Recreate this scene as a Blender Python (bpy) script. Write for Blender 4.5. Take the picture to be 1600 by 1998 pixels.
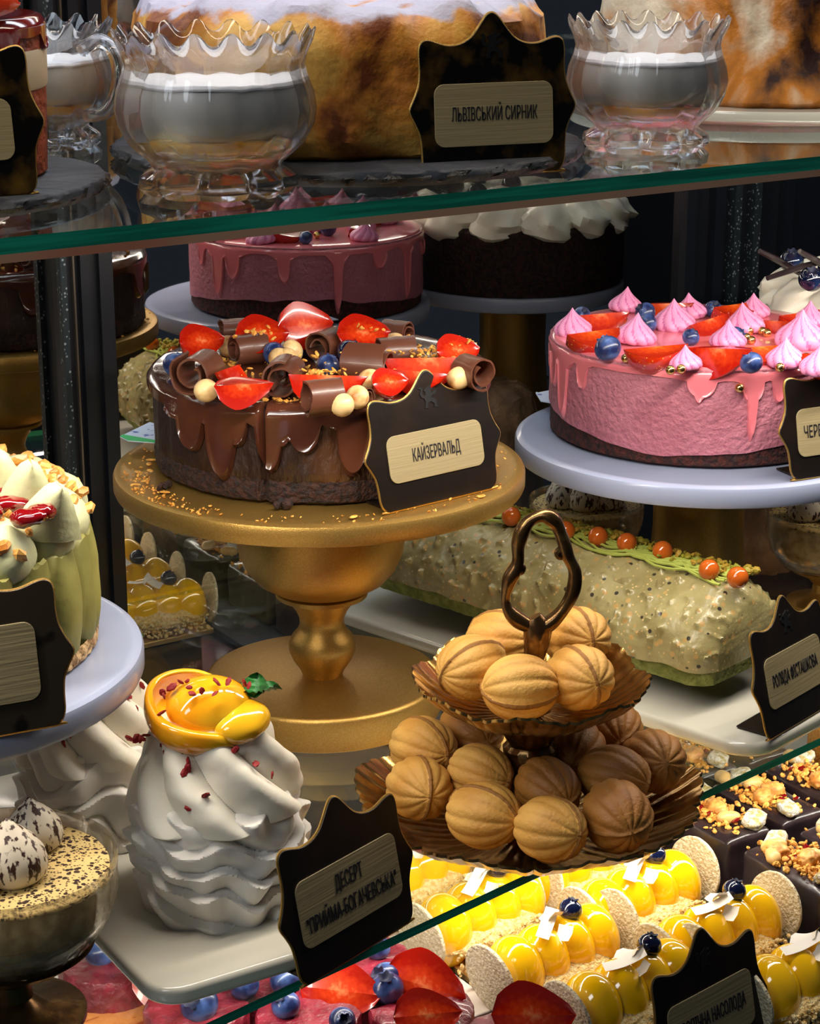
import bpy, bmesh, math, random
from math import sin, cos, pi, radians as R, exp, atan2, sqrt
from mathutils import Vector, Matrix, noise, Euler
random.seed(7)
rnd = random.uniform
SC = bpy.context.scene
for o in list(bpy.data.objects): bpy.data.objects.remove(o)
COL = SC.collection

# ---------------------------------------------------------------- camera, light, exposure
F, PITCH, CH = 4000.0, R(17.5), 1.45
cam_d = bpy.data.cameras.new('camera'); cam = bpy.data.objects.new('camera', cam_d); COL.objects.link(cam)
cam.location = (0, 0, CH); cam.rotation_euler = (pi/2 - PITCH, 0, 0)
cam_d.sensor_fit = 'HORIZONTAL'; cam_d.sensor_width = 36; cam_d.lens = 36*F/1600
cam_d.clip_start = .02
SC.camera = cam
SC.view_settings.view_transform = 'Standard'; SC.view_settings.look = 'None'
SC.view_settings.exposure = 0.0; SC.view_settings.gamma = 1.0
SC.view_settings.use_curve_mapping = False
w = bpy.data.worlds.new('shop_ambient'); SC.world = w; w.use_nodes = True
w.node_tree.nodes['Background'].inputs[0].default_value = (.55, .72, 1, 1)
w.node_tree.nodes['Background'].inputs[1].default_value = .035

SP, CP = sin(PITCH), cos(PITCH)
def at(px, py, Z):
    """point of the horizontal plane Z (metres below the eye) seen at a pixel of the 1600x1998 frame"""
    u, v = (px-800)/F, (py-999)/F
    D = -Z/(SP + v*CP)
    return Vector((u*D, D*(CP - v*SP), Z + CH))
def at_depth(px, py, Y):
    u, v = (px-800)/F, (py-999)/F
    D = Y/(CP - v*SP)
    return Vector((u*D, Y, CH - D*(SP + v*CP)))
# case axes: E along the front, N into the depth
EA = R(33.8); E = Vector((cos(EA), sin(EA), 0)); N = Vector((-sin(EA), cos(EA), 0))
BACK = Vector((.048, 1.825, 0))
ZU, ZM, ZD = -.18, -.594, -.74        # upper shelf, middle shelf, deck (top faces)

def area(name, loc, direction, sx, sy, power, col, spread=180):
    l = bpy.data.lights.new(name, 'AREA'); l.shape = 'RECTANGLE'; l.size = sx; l.size_y = sy
    l.energy = power; l.color = col; l.spread = R(spread)
    o = bpy.data.objects.new(name, l); COL.objects.link(o); o.location = loc
    z = -Vector(direction).normalized(); x = (E - z*E.dot(z)).normalized(); y = z.cross(x)
    o.rotation_euler = Matrix((x, y, z)).transposed().to_euler()
    return o
def cp(e, n, Z):      # point in case axes: e along the front, n behind the upper shelf's front edge
    p = Vector((.03, 1.17, 0)) + E*e + N*n
    return Vector((p.x, p.y, Z + CH))
area('top_light', cp(.0, .33, .30), (0, 0, -1), 1.7, .12, 5.0, (.78, .88, 1.0))
area('top_front_fill', cp(.0, .03, .27), tuple(N*.75 + Vector((0, 0, -1))), 1.7, .03, 3.6, (1.0, .86, .68))  # added fill, brightens the fronts of the upper shelf desserts
area('shelf_light', cp(.0, .012, ZU-.018), tuple(N*.55 + Vector((0, 0, -1))), 1.5, .014, 5.6, (1.0, .91, .80))
area('deck_light', cp(.05, .03, ZM-.012), tuple(N*.55 + Vector((0, 0, -1))), 1.5, .014, 2.6, (1.0, .92, .80))
area('deck_back_fill', cp(.15, .40, ZM-.012), tuple(N*-.2 + Vector((0, 0, -1))), 1.3, .014, 1.3, (1.0, .92, .80))  # added fill, brightens the rear faces that the mirror door shows
area('shop_fill_light', (-1.3, -.9, 2.7), (.55, .9, -1), 1.2, .6, 16, (.9, .95, 1.0))  # added soft fill from behind the camera, lifts the shelf edges

# ---------------------------------------------------------------- materials
MATS = {}
def nodes_of(name):
    m = bpy.data.materials.new(name); m.use_nodes = True
    return m, m.node_tree.nodes, m.node_tree.links, m.node_tree.nodes['Principled BSDF']
def M(name, col, rough=.5, metal=0, col2=None, ns=40, lo=.4, hi=.6, bump=0, bs=200, bd=.002, coat=0, sss=0, ssr=.004,
      vor=None, det=4, spec=.5, sheen=0, rough2=None, stretch=None):
    """one procedural material: base colour blended by noise with col2, noise bump, optional voronoi specks vor=(colour, scale, size)"""
    m, n, l, p = nodes_of(name)
    p.inputs['Base Color'].default_value = (*col, 1); p.inputs['Roughness'].default_value = rough
    p.inputs['Metallic'].default_value = metal; p.inputs['Coat Weight'].default_value = coat
    p.inputs['Coat Roughness'].default_value = .08
    p.inputs['Specular IOR Level'].default_value = spec
    if sss:
        p.inputs['Subsurface Weight'].default_value = sss
        p.inputs['Subsurface Radius'].default_value = (1, .6, .4); p.inputs['Subsurface Scale'].default_value = ssr
    tc = n.new('ShaderNodeTexCoord'); src = tc.outputs['Object']
    if stretch:
        mp = n.new('ShaderNodeMapping'); mp.inputs['Scale'].default_value = stretch
        l.new(src, mp.inputs[0]); src = mp.outputs[0]
    cur = None
    if col2:
        t = n.new('ShaderNodeTexNoise'); t.inputs['Scale'].default_value = ns; t.inputs['Detail'].default_value = det
        l.new(src, t.inputs['Vector'])
        r = n.new('ShaderNodeValToRGB'); r.color_ramp.elements[0].position = lo; r.color_ramp.elements[1].position = hi
        r.color_ramp.elements[0].color = (*col, 1); r.color_ramp.elements[1].color = (*col2, 1)
        l.new(t.outputs['Fac'], r.inputs[0]); cur = r.outputs[0]
        if rough2 is not None:
            r2 = n.new('ShaderNodeMapRange'); r2.inputs[1].default_value = lo; r2.inputs[2].default_value = hi
            r2.inputs[3].default_value = rough; r2.inputs[4].default_value = rough2
            l.new(t.outputs['Fac'], r2.inputs[0]); l.new(r2.outputs[0], p.inputs['Roughness'])
    if vor:
        for (vc, vs, vz) in (vor if isinstance(vor, list) else [vor]):
            v = n.new('ShaderNodeTexVoronoi'); v.inputs['Scale'].default_value = vs; l.new(src, v.inputs['Vector'])
            r = n.new('ShaderNodeValToRGB'); r.color_ramp.elements[0].position = vz*.75; r.color_ramp.elements[1].position = vz
            r.color_ramp.elements[0].color = (1, 1, 1, 1); r.color_ramp.elements[1].color = (0, 0, 0, 1)
            l.new(v.outputs['Distance'], r.inputs[0])
            mx = n.new('ShaderNodeMix'); mx.data_type = 'RGBA'
            l.new(r.outputs[0], mx.inputs[0])
            if cur: l.new(cur, mx.inputs[6])
            else: mx.inputs[6].default_value = (*col, 1)
            mx.inputs[7].default_value = (*vc, 1); cur = mx.outputs[2]
    if cur: l.new(cur, p.inputs['Base Color'])
    if bump:
        t = n.new('ShaderNodeTexNoise'); t.inputs['Scale'].default_value = bs; t.inputs['Detail'].default_value = 5
        l.new(src, t.inputs['Vector'])
        b = n.new('ShaderNodeBump'); b.inputs['Strength'].default_value = bump; b.inputs['Distance'].default_value = bd
        l.new(t.outputs['Fac'], b.inputs['Height']); l.new(b.outputs[0], p.inputs['Normal'])
    MATS[name] = m
    return m
def hexc(s):
    v = [int(s[i:i+2], 16)/255 for i in (0, 2, 4)]
    return tuple(c/12.92 if c < .04045 else ((c+.055)/1.055)**2.4 for c in v)

def glass(name, tint, clear, ior=1.45, rough=0):
    m, n, l, p = nodes_of(name); n.remove(p)
    g = n.new('ShaderNodeBsdfGlass'); g.inputs['IOR'].default_value = ior; g.inputs['Color'].default_value = (*tint, 1); g.inputs['Roughness'].default_value = rough
    t = n.new('ShaderNodeBsdfTransparent'); t.inputs[0].default_value = (*tint, 1)
    mx = n.new('ShaderNodeMixShader'); mx.inputs[0].default_value = clear
    l.new(g.outputs[0], mx.inputs[1]); l.new(t.outputs[0], mx.inputs[2]); l.new(mx.outputs[0], n['Material Output'].inputs[0])
    return m
def pane(name, tint, ior=1.5):
    m, n, l, p = nodes_of(name); n.remove(p)
    t = n.new('ShaderNodeBsdfTransparent'); t.inputs[0].default_value = (*tint, 1)
    g = n.new('ShaderNodeBsdfGlossy'); g.inputs['Roughness'].default_value = .02; g.inputs[0].default_value = (.8, .88, .9, 1)
    lw = n.new('ShaderNodeLayerWeight'); lw.inputs['Blend'].default_value = .5
    pw = n.new('ShaderNodeMath'); pw.operation = 'POWER'; pw.inputs[1].default_value = 3.6; l.new(lw.outputs['Facing'], pw.inputs[0])
    f = n.new('ShaderNodeMath'); f.operation = 'MULTIPLY_ADD'; f.inputs[1].default_value = .9; f.inputs[2].default_value = .03; l.new(pw.outputs[0], f.inputs[0])
    mx = n.new('ShaderNodeMixShader')
    l.new(f.outputs[0], mx.inputs[0]); l.new(t.outputs[0], mx.inputs[1]); l.new(g.outputs[0], mx.inputs[2]); l.new(mx.outputs[0], n['Material Output'].inputs[0])
    return m

cup_glass = glass('cut_glass', (.97, .98, 1), .25)
bowl_glass = glass('bowl_glass', (.98, .96, .92), .5)
shelf_face = pane('shelf_glass_face', (.96, .985, .97))
shelf_edge_glow = M('shelf_glass_edge_glow', (.008, .30, .17), .3, coat=.6, col2=(.02, .55, .32), ns=9, stretch=(1, 1, 30))  # light carried inside the glass is put into this raised green
m_mirror, _n, _l, _p = nodes_of('dark_mirror_glass')
_p.inputs['Metallic'].default_value = 1; _p.inputs['Base Color'].default_value = (.52, .50, .48, 1); _p.inputs['Roughness'].default_value = .015
black_frame = M('black_frame', hexc('0c0f16'), .35, bump=.1, bs=40)
black_gap = M('black_rubber', hexc('050609'), .5)
rail = M('perforated_rail', hexc('2c3438'), .4, .6, vor=(hexc('8a969a'), 260, .3))
alu = M('brushed_aluminium', hexc('7d7264'), .3, .9)
profile_refl = M('shelf_profile_reflections', hexc('f0b890'), .3, .0, col2=hexc('e8603c'), ns=2.2, lo=.42, hi=.55)  # tan and red patches are reflections painted into the profile colour
deck_mat = M('black_deck', hexc('0d1014'), .3, bump=.15, bs=30)
slate = M('slate', hexc('23262d'), .55, bump=.8, bs=90, bd=.002, col2=hexc('3b3f49'), ns=20)
slate_edge = M('slate_edge', hexc('0f1014'), .4, bump=1, bs=160, bd=.004)
gold = M('painted_gold', (.47, .275, .065), .38, .82, bump=.35, bs=1400, bd=.0005, col2=(.56, .35, .10), ns=900, lo=.45, hi=.7)
brass = M('antique_brass', (.48, .29, .09), .22, .95, col2=(.14, .075, .03), ns=60, lo=.45, hi=.72, bump=.3, bs=120, bd=.001)
brass_dk = M('dark_bronze', (.13, .07, .028), .25, .9, col2=(.30, .18, .06), ns=90, lo=.5, hi=.7, bump=.3, bs=150, bd=.001)
white_plate = M('white_lacquer', hexc('9aa3bd'), .28, coat=.3)
ceramic = M('white_ceramic', hexc('c9c5b6'), .18, coat=.5)
sign_face = M('sign_black', hexc('17100c'), .38, .25, col2=hexc('2a1b10'), ns=30, lo=.45, hi=.8, bump=.2, bs=60)
sign_old = M('sign_tarnished', hexc('14100c'), .32, .6, col2=hexc('7a5a22'), ns=45, lo=.50, hi=.75)
sign_grey = M('sign_grey_brown', hexc('3a3022'), .4, .4, col2=hexc('17110c'), ns=60, lo=.60, hi=.70)
plaque = M('plaque_cream', hexc('9a8b66'), .45, .1, bump=.5, bs=18, stretch=(1, 1, 25), bd=.0006)
ink = M('ink', hexc('151019'), .6)
emblem_m = M('emblem_black', hexc('050405'), .5)
note_m = M('note_paper', hexc('c9d4ea'), .6, col2=hexc('5b6fb5'), ns=120, lo=.56, hi=.62)
note_g = M('note_green', hexc('3cb56a'), .6)

# food
choc = M('chocolate_glaze', hexc('462419'), .16, coat=.6, bump=.12, bs=50, bd=.003, col2=hexc('56301f'), ns=25)
choc_body = M('chocolate_body', hexc('2c1710'), .5, col2=hexc('3f2416'), ns=35, bump=.7, bs=90, bd=.003)
choc_side = M('chocolate_mousse_side', hexc('27150f'), .45, col2=hexc('5d3718'), ns=16, lo=.52, hi=.76, bump=1, bs=60, bd=.008, stretch=(1, 1, .45))
choc_crumb = M('dark_sponge', hexc('1d1110'), .8, bump=1, bs=260, bd=.004, col2=hexc('3a1d12'), ns=250)
choc_curl = M('milk_chocolate', hexc('5a3425'), .35, bump=.3, bs=150, bd=.001, coat=.15)
m_hazel = M('hazelnut', hexc('e0bf87'), .4, col2=hexc('a8692c'), ns=70, lo=.5, hi=.68, sss=.1)
crumb_o = M('caramel_crumb', hexc('c9822c'), .6, col2=hexc('e9b252'), ns=300, bump=.6, bs=400)
pink_m = M('pink_mousse', hexc('a8606f'), .62, col2=hexc('b56f7e'), ns=18, bump=.9, bs=230, bd=.003, sss=.12, vor=(hexc('a04f66'), 95, .10))
pink_g = M('pink_glaze', hexc('dc7680'), .16, coat=.5, sss=.15)
red_sponge = M('red_brown_sponge', hexc('48180e'), .85, col2=hexc('230b09'), ns=230, bump=1, bs=260, bd=.004)
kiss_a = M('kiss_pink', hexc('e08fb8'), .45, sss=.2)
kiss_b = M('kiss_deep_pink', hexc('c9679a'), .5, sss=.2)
kiss_w = M('meringue_white', hexc('e9dfd0'), .5, sss=.15)
pearl = M('gold_pearl', (.75, .50, .17), .22, 1)
m_blue = M('blueberry_skin', hexc('1a2550'), .3, col2=hexc('4c68a6'), ns=90, lo=.42, hi=.72, coat=.25)
m_blue_g = M('glossy_blueberry', hexc('0b1230'), .12, col2=hexc('26406f'), ns=60, lo=.55, hi=.8, coat=.8)
m_bluecrown = M('blueberry_crown', hexc('141a38'), .6)
m_sskin = M('strawberry_skin', hexc('b81a0a'), .2, coat=.6, col2=hexc('d8400f'), ns=40, vor=(hexc('e8b050'), 330, .16), bump=.4, bs=260, bd=.001)
def flesh(name, c0, c1, c2, rad):
    m, n, l, p = nodes_of(name)
    p.inputs['Roughness'].default_value = .22; p.inputs['Coat Weight'].default_value = .5
    p.inputs['Subsurface Weight'].default_value = .15; p.inputs['Subsurface Scale'].default_value = .003
    tc = n.new('ShaderNodeTexCoord'); mp = n.new('ShaderNodeMapping'); mp.inputs['Scale'].default_value = (.62/rad, 1/rad, 1/rad)
    g = n.new('ShaderNodeVectorMath'); g.operation = 'LENGTH'
    no = n.new('ShaderNodeTexNoise'); no.inputs['Scale'].default_value = 330; no.inputs['Detail'].default_value = 4
    l.new(tc.outputs['Object'], mp.inputs[0]); l.new(mp.outputs[0], g.inputs[0]); l.new(tc.outputs['Object'], no.inputs['Vector'])
    a = n.new('ShaderNodeMath'); a.operation = 'MULTIPLY_ADD'; a.inputs[1].default_value = .75; l.new(no.outputs[0], a.inputs[0]); l.new(g.outputs['Value'], a.inputs[2])
    r = n.new('ShaderNodeValToRGB'); e = r.color_ramp.elements
    e[0].position = .22; e[0].color = (*c0, 1); e[1].position = 1.15; e[1].color = (*c2, 1)
    k = r.color_ramp.elements.new(.6); k.color = (*c1, 1)
    l.new(a.outputs[0], r.inputs[0]); l.new(r.outputs[0], p.inputs['Base Color'])
    return m
m_flesh = flesh('strawberry_flesh', hexc('e08a54'), hexc('c2360e'), hexc('9c1405'), .017)
m_flesh_o = flesh('strawberry_flesh_orange', hexc('dc7836'), hexc('c8440e'), hexc('a02006'), .017)
cookie_m = M('walnut_cookie', hexc('c08a3a'), .6, col2=hexc('e0b05c'), ns=22, lo=.38, hi=.66, bump=.55, bs=420, bd=.0012)
cookie_d = M('walnut_cookie_dark', hexc('8a5720'), .58, col2=hexc('b37c34'), ns=22, lo=.38, hi=.66, bump=.55, bs=420, bd=.0012)
cookie_s = M('cookie_seam', hexc('8f6026'), .7, bump=.8, bs=300, bd=.001)
cream = M('whipped_cream', hexc('f7f0de'), .45, bump=.25, bs=300, bd=.0008, sss=.2, ssr=.006)
meringue = M('meringue', hexc('ece7de'), .5, sss=.2, bump=.12, bs=60)
mango = M('mango', hexc('f0a012'), .1, coat=.8, col2=hexc('f4bb22'), ns=30, sss=.25)
redbit = M('dried_raspberry', hexc('8f0f14'), .6, bump=.5, bs=500)
mint = M('mint', hexc('2e7d33'), .5, bump=.8, bs=200, bd=.002, col2=hexc('174a1c'), ns=90)
yglaze = M('yellow_glaze', hexc('efb90a'), .08, coat=1)
crumb_y = M('coconut_crumb', hexc('e0b465'), .8, bump=1, bs=500, bd=.004, col2=hexc('f3dca0'), ns=300)
disc_m = M('coconut_disc', hexc('e3d8bd'), .7, bump=1, bs=420, bd=.003, col2=hexc('c9b98f'), ns=300)
flake = M('coconut_flake', hexc('f3ece0'), .4, sss=.2)
brown_ch = M('brownie_chocolate', hexc('241a1e'), .30, coat=.35, bump=.25, bs=40, bd=.004, col2=hexc('35282b'), ns=18)
rasp = M('raspberry_mousse', hexc('680e20'), .42, col2=hexc('8e2438'), ns=70, lo=.42, hi=.68, bump=.9, bs=120, bd=.004, coat=.3)
crust = M('cake_crust', hexc('c9a574'), .8, bump=1, bs=250, bd=.004, col2=hexc('7f5a30'), ns=160)
pist_gl = M('pistachio_glaze', hexc('918555'), .32, col2=hexc('a89c6a'), ns=25, bump=.5, bs=90, bd=.003, coat=.25,
            vor=[(hexc('b9965a'), 110, .27), (hexc('3a322a'), 90, .17), (hexc('cdb27a'), 210, .2)])
pist_gr = M('pistachio_sponge', hexc('73782f'), .8, bump=1, bs=250, bd=.004, col2=hexc('8f9247'), ns=120)
noodle = M('pistachio_cream', hexc('a9b352'), .45)
nutmix = M('chopped_pistachio', hexc('b08a28'), .6, col2=hexc('8a8a20'), ns=90)
amber = M('amber_jelly', hexc('c8601a'), .08, coat=.8, sss=.2)
dough = M('pistachio_dough', hexc('747032'), .6, col2=hexc('8c8642'), ns=20, bump=.35, bs=80, bd=.002)
pcream = M('pale_green_cream', hexc('b9ba90'), .5, sss=.15, bump=.2, bs=200)
jelly_r = M('red_jelly', hexc('6e060c'), .08, coat=.8)
nut_m = M('roasted_nut', hexc('d9a052'), .5, col2=hexc('b06a20'), ns=90)
almond = M('peanut', hexc('cfa866'), .4)
sugar_fr = M('sugared_jelly', hexc('b9a468'), .8, bump=1, bs=700, bd=.003, col2=hexc('e6e0d4'), ns=200, vor=(hexc('c0a020'), 60, .25))
milk = M('milk_cream', hexc('d6d2c8'), .35, col2=hexc('b5b0a4'), ns=20, stretch=(1, 1, .2), coat=.3)
foam = M('milk_foam', hexc('ece8e6'), .4, bump=.6, bs=200, bd=.002)
jelly_y = M('yellow_jelly', hexc('e6a410'), .1, coat=.8, bump=.6, bs=60, bd=.006)
tira = M('tiramisu_cream', hexc('d6ba78'), .5, vor=[(hexc('2b120a'), 260, .40), (hexc('3a1a0c'), 500, .36)], bump=.3, bs=100)
tira_side = M('tiramisu_side', hexc('cdbd92'), .6, col2=hexc('a48f66'), ns=110, bump=.4, bs=200, bd=.002)
kiss_cocoa = M('cocoa_dusted_kiss', hexc('d8cbb4'), .5, col2=hexc('3a1d12'), ns=170, lo=.53, hi=.58, stretch=(1.6, 1.6, .6))
orange_st = M('caramel_top', hexc('a84a1a'), .35, col2=hexc('d88a4a'), ns=6, lo=.47, hi=.5, stretch=(1, 6, 1))
def cheese_mat(name, c_pale, c_mid, c_burn, sugar, z0, sc=14):
    m, n, l, p = nodes_of(name); p.inputs['Roughness'].default_value = .5
    tc = n.new('ShaderNodeTexCoord'); t = n.new('ShaderNodeTexNoise'); t.inputs['Scale'].default_value = sc; t.inputs['Detail'].default_value = 6; t.inputs['Distortion'].default_value = .8
    l.new(tc.outputs['Object'], t.inputs['Vector'])
    r = n.new('ShaderNodeValToRGB'); e = r.color_ramp.elements; e[0].position = .42; e[0].color = (*c_pale, 1); e[1].position = .62; e[1].color = (*c_burn, 1)
    k = r.color_ramp.elements.new(.52); k.color = (*c_mid, 1); l.new(t.outputs[0], r.inputs[0])
    cur = r.outputs[0]
    if sugar:
        sx = n.new('ShaderNodeSeparateXYZ'); l.new(tc.outputs['Object'], sx.inputs[0])
        t2 = n.new('ShaderNodeTexNoise'); t2.inputs['Scale'].default_value = 38; t2.inputs['Detail'].default_value = 8; l.new(tc.outputs['Object'], t2.inputs['Vector'])
        ma = n.new('ShaderNodeMath'); ma.operation = 'MULTIPLY_ADD'; ma.inputs[1].default_value = .035
        l.new(t2.outputs[0], ma.inputs[0]); l.new(sx.outputs[2], ma.inputs[2])
        mr = n.new('ShaderNodeMapRange'); mr.inputs[1].default_value = z0; mr.inputs[2].default_value = z0+.004; l.new(ma.outputs[0], mr.inputs[0])
        mx = n.new('ShaderNodeMix'); mx.data_type = 'RGBA'; l.new(mr.outputs[0], mx.inputs[0]); l.new(cur, mx.inputs[6]); mx.inputs[7].default_value = (*sugar, 1); cur = mx.outputs[2]
    l.new(cur, p.inputs['Base Color'])
    b = n.new('ShaderNodeBump'); b.inputs['Strength'].default_value = .7; b.inputs['Distance'].default_value = .005
    t3 = n.new('ShaderNodeTexNoise'); t3.inputs['Scale'].default_value = 60; t3.inputs['Detail'].default_value = 6; l.new(tc.outputs['Object'], t3.inputs['Vector'])
    l.new(t3.outputs[0], b.inputs['Height']); l.new(b.outputs[0], p.inputs['Normal'])
    return m
cheese = cheese_mat('baked_cheesecake', hexc('e6b052'), hexc('c8802a'), hexc('74380f'), hexc('b4afc2'), .1005)
toast = cheese_mat('torched_meringue', hexc('dccbb0'), hexc('bf7418'), hexc('2b0f08'), None, 0, 8.5)

# ---------------------------------------------------------------- geometry helpers
class G:
    def __init__(s): s.v = []; s.f = []; s.m = []
    def add(s, vf, mi=0, mx=None):
        v, f = vf[0], vf[1]; b = len(s.v)
        s.v += [tuple(mx @ Vector(p)) if mx else tuple(p) for p in v]
        s.f += [tuple(b+i for i in q) for q in f]
        s.m += list(vf[2]) if len(vf) > 2 and mi is None else [mi or 0]*len(f)
        return s
    def mesh(s, name, mats, smooth=True, sharp=None):
        me = bpy.data.meshes.new(name); me.from_pydata(s.v, [], s.f)
        for m in (mats if isinstance(mats, (list, tuple)) else [mats]): me.materials.append(m)
        me.polygons.foreach_set('material_index', s.m)
        if smooth:
            me.polygons.foreach_set('use_smooth', [True]*len(s.f))
        bm = bmesh.new(); bm.from_mesh(me); bmesh.ops.recalc_face_normals(bm, faces=bm.faces)
        if smooth and sharp:
            for e in bm.edges:
                if len(e.link_faces) == 2 and e.calc_face_angle(0) > R(sharp): e.smooth = False
        bm.to_mesh(me); bm.free()
        me.update()
        return me
def put(name, me, parent=None, loc=(0, 0, 0), rot=(0, 0, 0), sc=1):
    o = bpy.data.objects.new(name, me); COL.objects.link(o)
    if parent: o.parent = parent
    o.location = loc; o.rotation_euler = rot; o.scale = (sc, sc, sc) if not hasattr(sc, '__len__') else sc
    return o
def part(name, g, mats, parent, smooth=True, sharp=40, **k):
    return put(name, g.mesh(name, mats, smooth, sharp), parent, **k)
def tag(o, label, cat, group=None, kind=None):
    o['label'] = label; o['category'] = cat
    if group: o['group'] = group
    if kind: o['kind'] = kind
    return o
def thing(name, label, cat, loc=(0, 0, 0), rz=0, group=None, rot=None):
    o = bpy.data.objects.new(name, None); COL.objects.link(o); o.empty_display_size = .02
    o.location = loc; o.rotation_euler = rot if rot else (0, 0, rz)
    return tag(o, label, cat, group)
def stuffp(o): o['kind'] = 'stuff'; return o

def lathe(prof, seg=64, fn=None, a0=0, a1=2*pi):
    """prof: (r, z) from bottom to top; fn(theta, r, z, i) -> (r, z)"""
    full = abs(a1-a0-2*pi) < 1e-6; n = seg if full else seg+1
    v = []; f = []; rows = []
    for i, (r, z) in enumerate(prof):
        if r <= 1e-7:
            zz = fn(0, 0, z, i)[1] if fn else z
            rows.append([len(v)]); v.append((0, 0, zz)); continue
        row = []
        for k in range(n):
            t = a0 + (a1-a0)*k/seg
            rr, zz = fn(t, r, z, i) if fn else (r, z)
            row.append(len(v)); v.append((rr*cos(t), rr*sin(t), zz))
        rows.append(row)
    for a, b in zip(rows, rows[1:]):
        for k in range(seg):
            k2 = (k+1) % n if full else k+1
            if len(a) == 1 and len(b) == 1: continue
            if len(a) == 1: f.append((a[0], b[k2], b[k]))
            elif len(b) == 1: f.append((a[k], a[k2], b[0]))
            else: f.append((a[k], a[k2], b[k2], b[k]))
    return v, f
def blob(rx, ry, rz, seg=24, rings=14, fn=None):
    prof = []; v = []; f = []
    for i in range(rings+1):
        ph = pi*i/rings
        if i in (0, rings):
            d = Vector((0, 0, -1 if i == 0 else 1)); s = fn(d) if fn else 1; v.append((0, 0, d.z*rz*s)); continue
        for k in range(seg):
            t = 2*pi*k/seg; d = Vector((sin(ph)*cos(t), sin(ph)*sin(t), -cos(ph))); s = fn(d) if fn else 1
            v.append((d.x*rx*s, d.y*ry*s, d.z*rz*s))
    def idx(i, k): return 0 if i == 0 else (len(v)-1 if i == rings else 1+(i-1)*seg+k % seg)
    for i in range(rings):
        for k in range(seg):
            q = (idx(i, k), idx(i, k+1), idx(i+1, k+1), idx(i+1, k))
            q = tuple(dict.fromkeys(q)); f.append(q)
    return v, f
def tube(path, rad, seg=10, closed=False, flat=1.0, up=None):
    P = [Vector(p) for p in path]; n = len(P); v = []; f = []
    prev = None
    for i, p in enumerate(P):
        a = P[(i-1) % n] if (closed or i > 0) else p; b = P[(i+1) % n] if (closed or i < n-1) else p
        t = (b-a).normalized()
        if up is not None: x = Vector(up).cross(t).normalized()
        else:
            ref = prev if prev else (Vector((0, 0, 1)) if abs(t.z) < .9 else Vector((1, 0, 0)))
            x = (ref - t*ref.dot(t)).normalized()
        prev = x; y = t.cross(x); r = rad[i] if hasattr(rad, '__len__') else rad
        for k in range(seg):
            q = 2*pi*k/seg; v.append(tuple(p + x*cos(q)*r + y*sin(q)*r*flat))
    for i in range(n if closed else n-1):
        for k in range(seg):
            j = (i+1) % n; f.append((i*seg+k, i*seg+(k+1) % seg, j*seg+(k+1) % seg, j*seg+k))
    if not closed:
        f.append(tuple(range(seg))[::-1]); f.append(tuple((n-1)*seg+k for k in range(seg)))
    return v, f
def prism(pts, z0, z1, bev=0):
    """outline in xy extruded along z, optional bevelled rim"""
    bm = bmesh.new(); vs = [bm.verts.new((x, y, z0)) for x, y in pts]; fc = bm.faces.new(vs)
    r = bmesh.ops.extrude_face_region(bm, geom=[fc]); up = [g for g in r['geom'] if isinstance(g, bmesh.types.BMVert)]
    bmesh.ops.translate(bm, verts=up, vec=(0, 0, z1-z0))
    if bev:
        ed = [e for e in bm.edges if abs(e.verts[0].co.z-e.verts[1].co.z) < 1e-9]
        bmesh.ops.bevel(bm, geom=ed, offset=bev, segments=3, affect='EDGES', profile=.5)
    bm.verts.index_update(); out = ([tuple(v.co) for v in bm.verts], [tuple(v.index for v in f.verts) for f in bm.faces]); bm.free()
    return out
def rrect(w, h, r, n=6, cx=0, cy=0):
    pts = []
    for (sx, sy, a) in ((1, 1, 0), (-1, 1, 90), (-1, -1, 180), (1, -1, 270)):
        for k in range(n+1):
            t = R(a+90*k/n); pts.append((cx+sx*(w/2-r)+r*cos(t), cy+sy*(h/2-r)+r*sin(t)))
    return pts
def box(x0, y0, z0, x1, y1, z1, bev=0):
    return prism([(x0, y0), (x1, y0), (x1, y1), (x0, y1)], z0, z1, bev)
def TM(loc=(0, 0, 0), rot=(0, 0, 0), sc=(1, 1, 1)):
    return Matrix.Translation(loc) @ Euler(rot).to_matrix().to_4x4() @ Matrix.Diagonal((*sc, 1))
def smooth_closed(pts, n=6):
    out = []; L = len(pts)
    for i in range(L):
        p0, p1, p2, p3 = (Vector(pts[(i+k-1) % L]) for k in range(4))
        for k in range(n):
            t = k/n; out.append(tuple(.5*((2*p1)+(-p0+p2)*t+(2*p0-5*p1+4*p2-p3)*t*t+(-p0+3*p1-3*p2+p3)*t**3)))
    return out
def smooth_open(pts, n=6):
    out = []; L = len(pts); g = lambda i: Vector(pts[max(0, min(L-1, i))])
    for i in range(L-1):
        p0, p1, p2, p3 = g(i-1), g(i), g(i+1), g(i+2)
        for k in range(n):
            t = k/n; out.append(tuple(.5*((2*p1)+(-p0+p2)*t+(2*p0-5*p1+4*p2-p3)*t*t+(-p0+3*p1-3*p2+p3)*t**3)))
    out.append(tuple(pts[-1])); return out
def nz(x, y=0, z=0): return noise.noise(Vector((x, y, z)))
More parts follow.
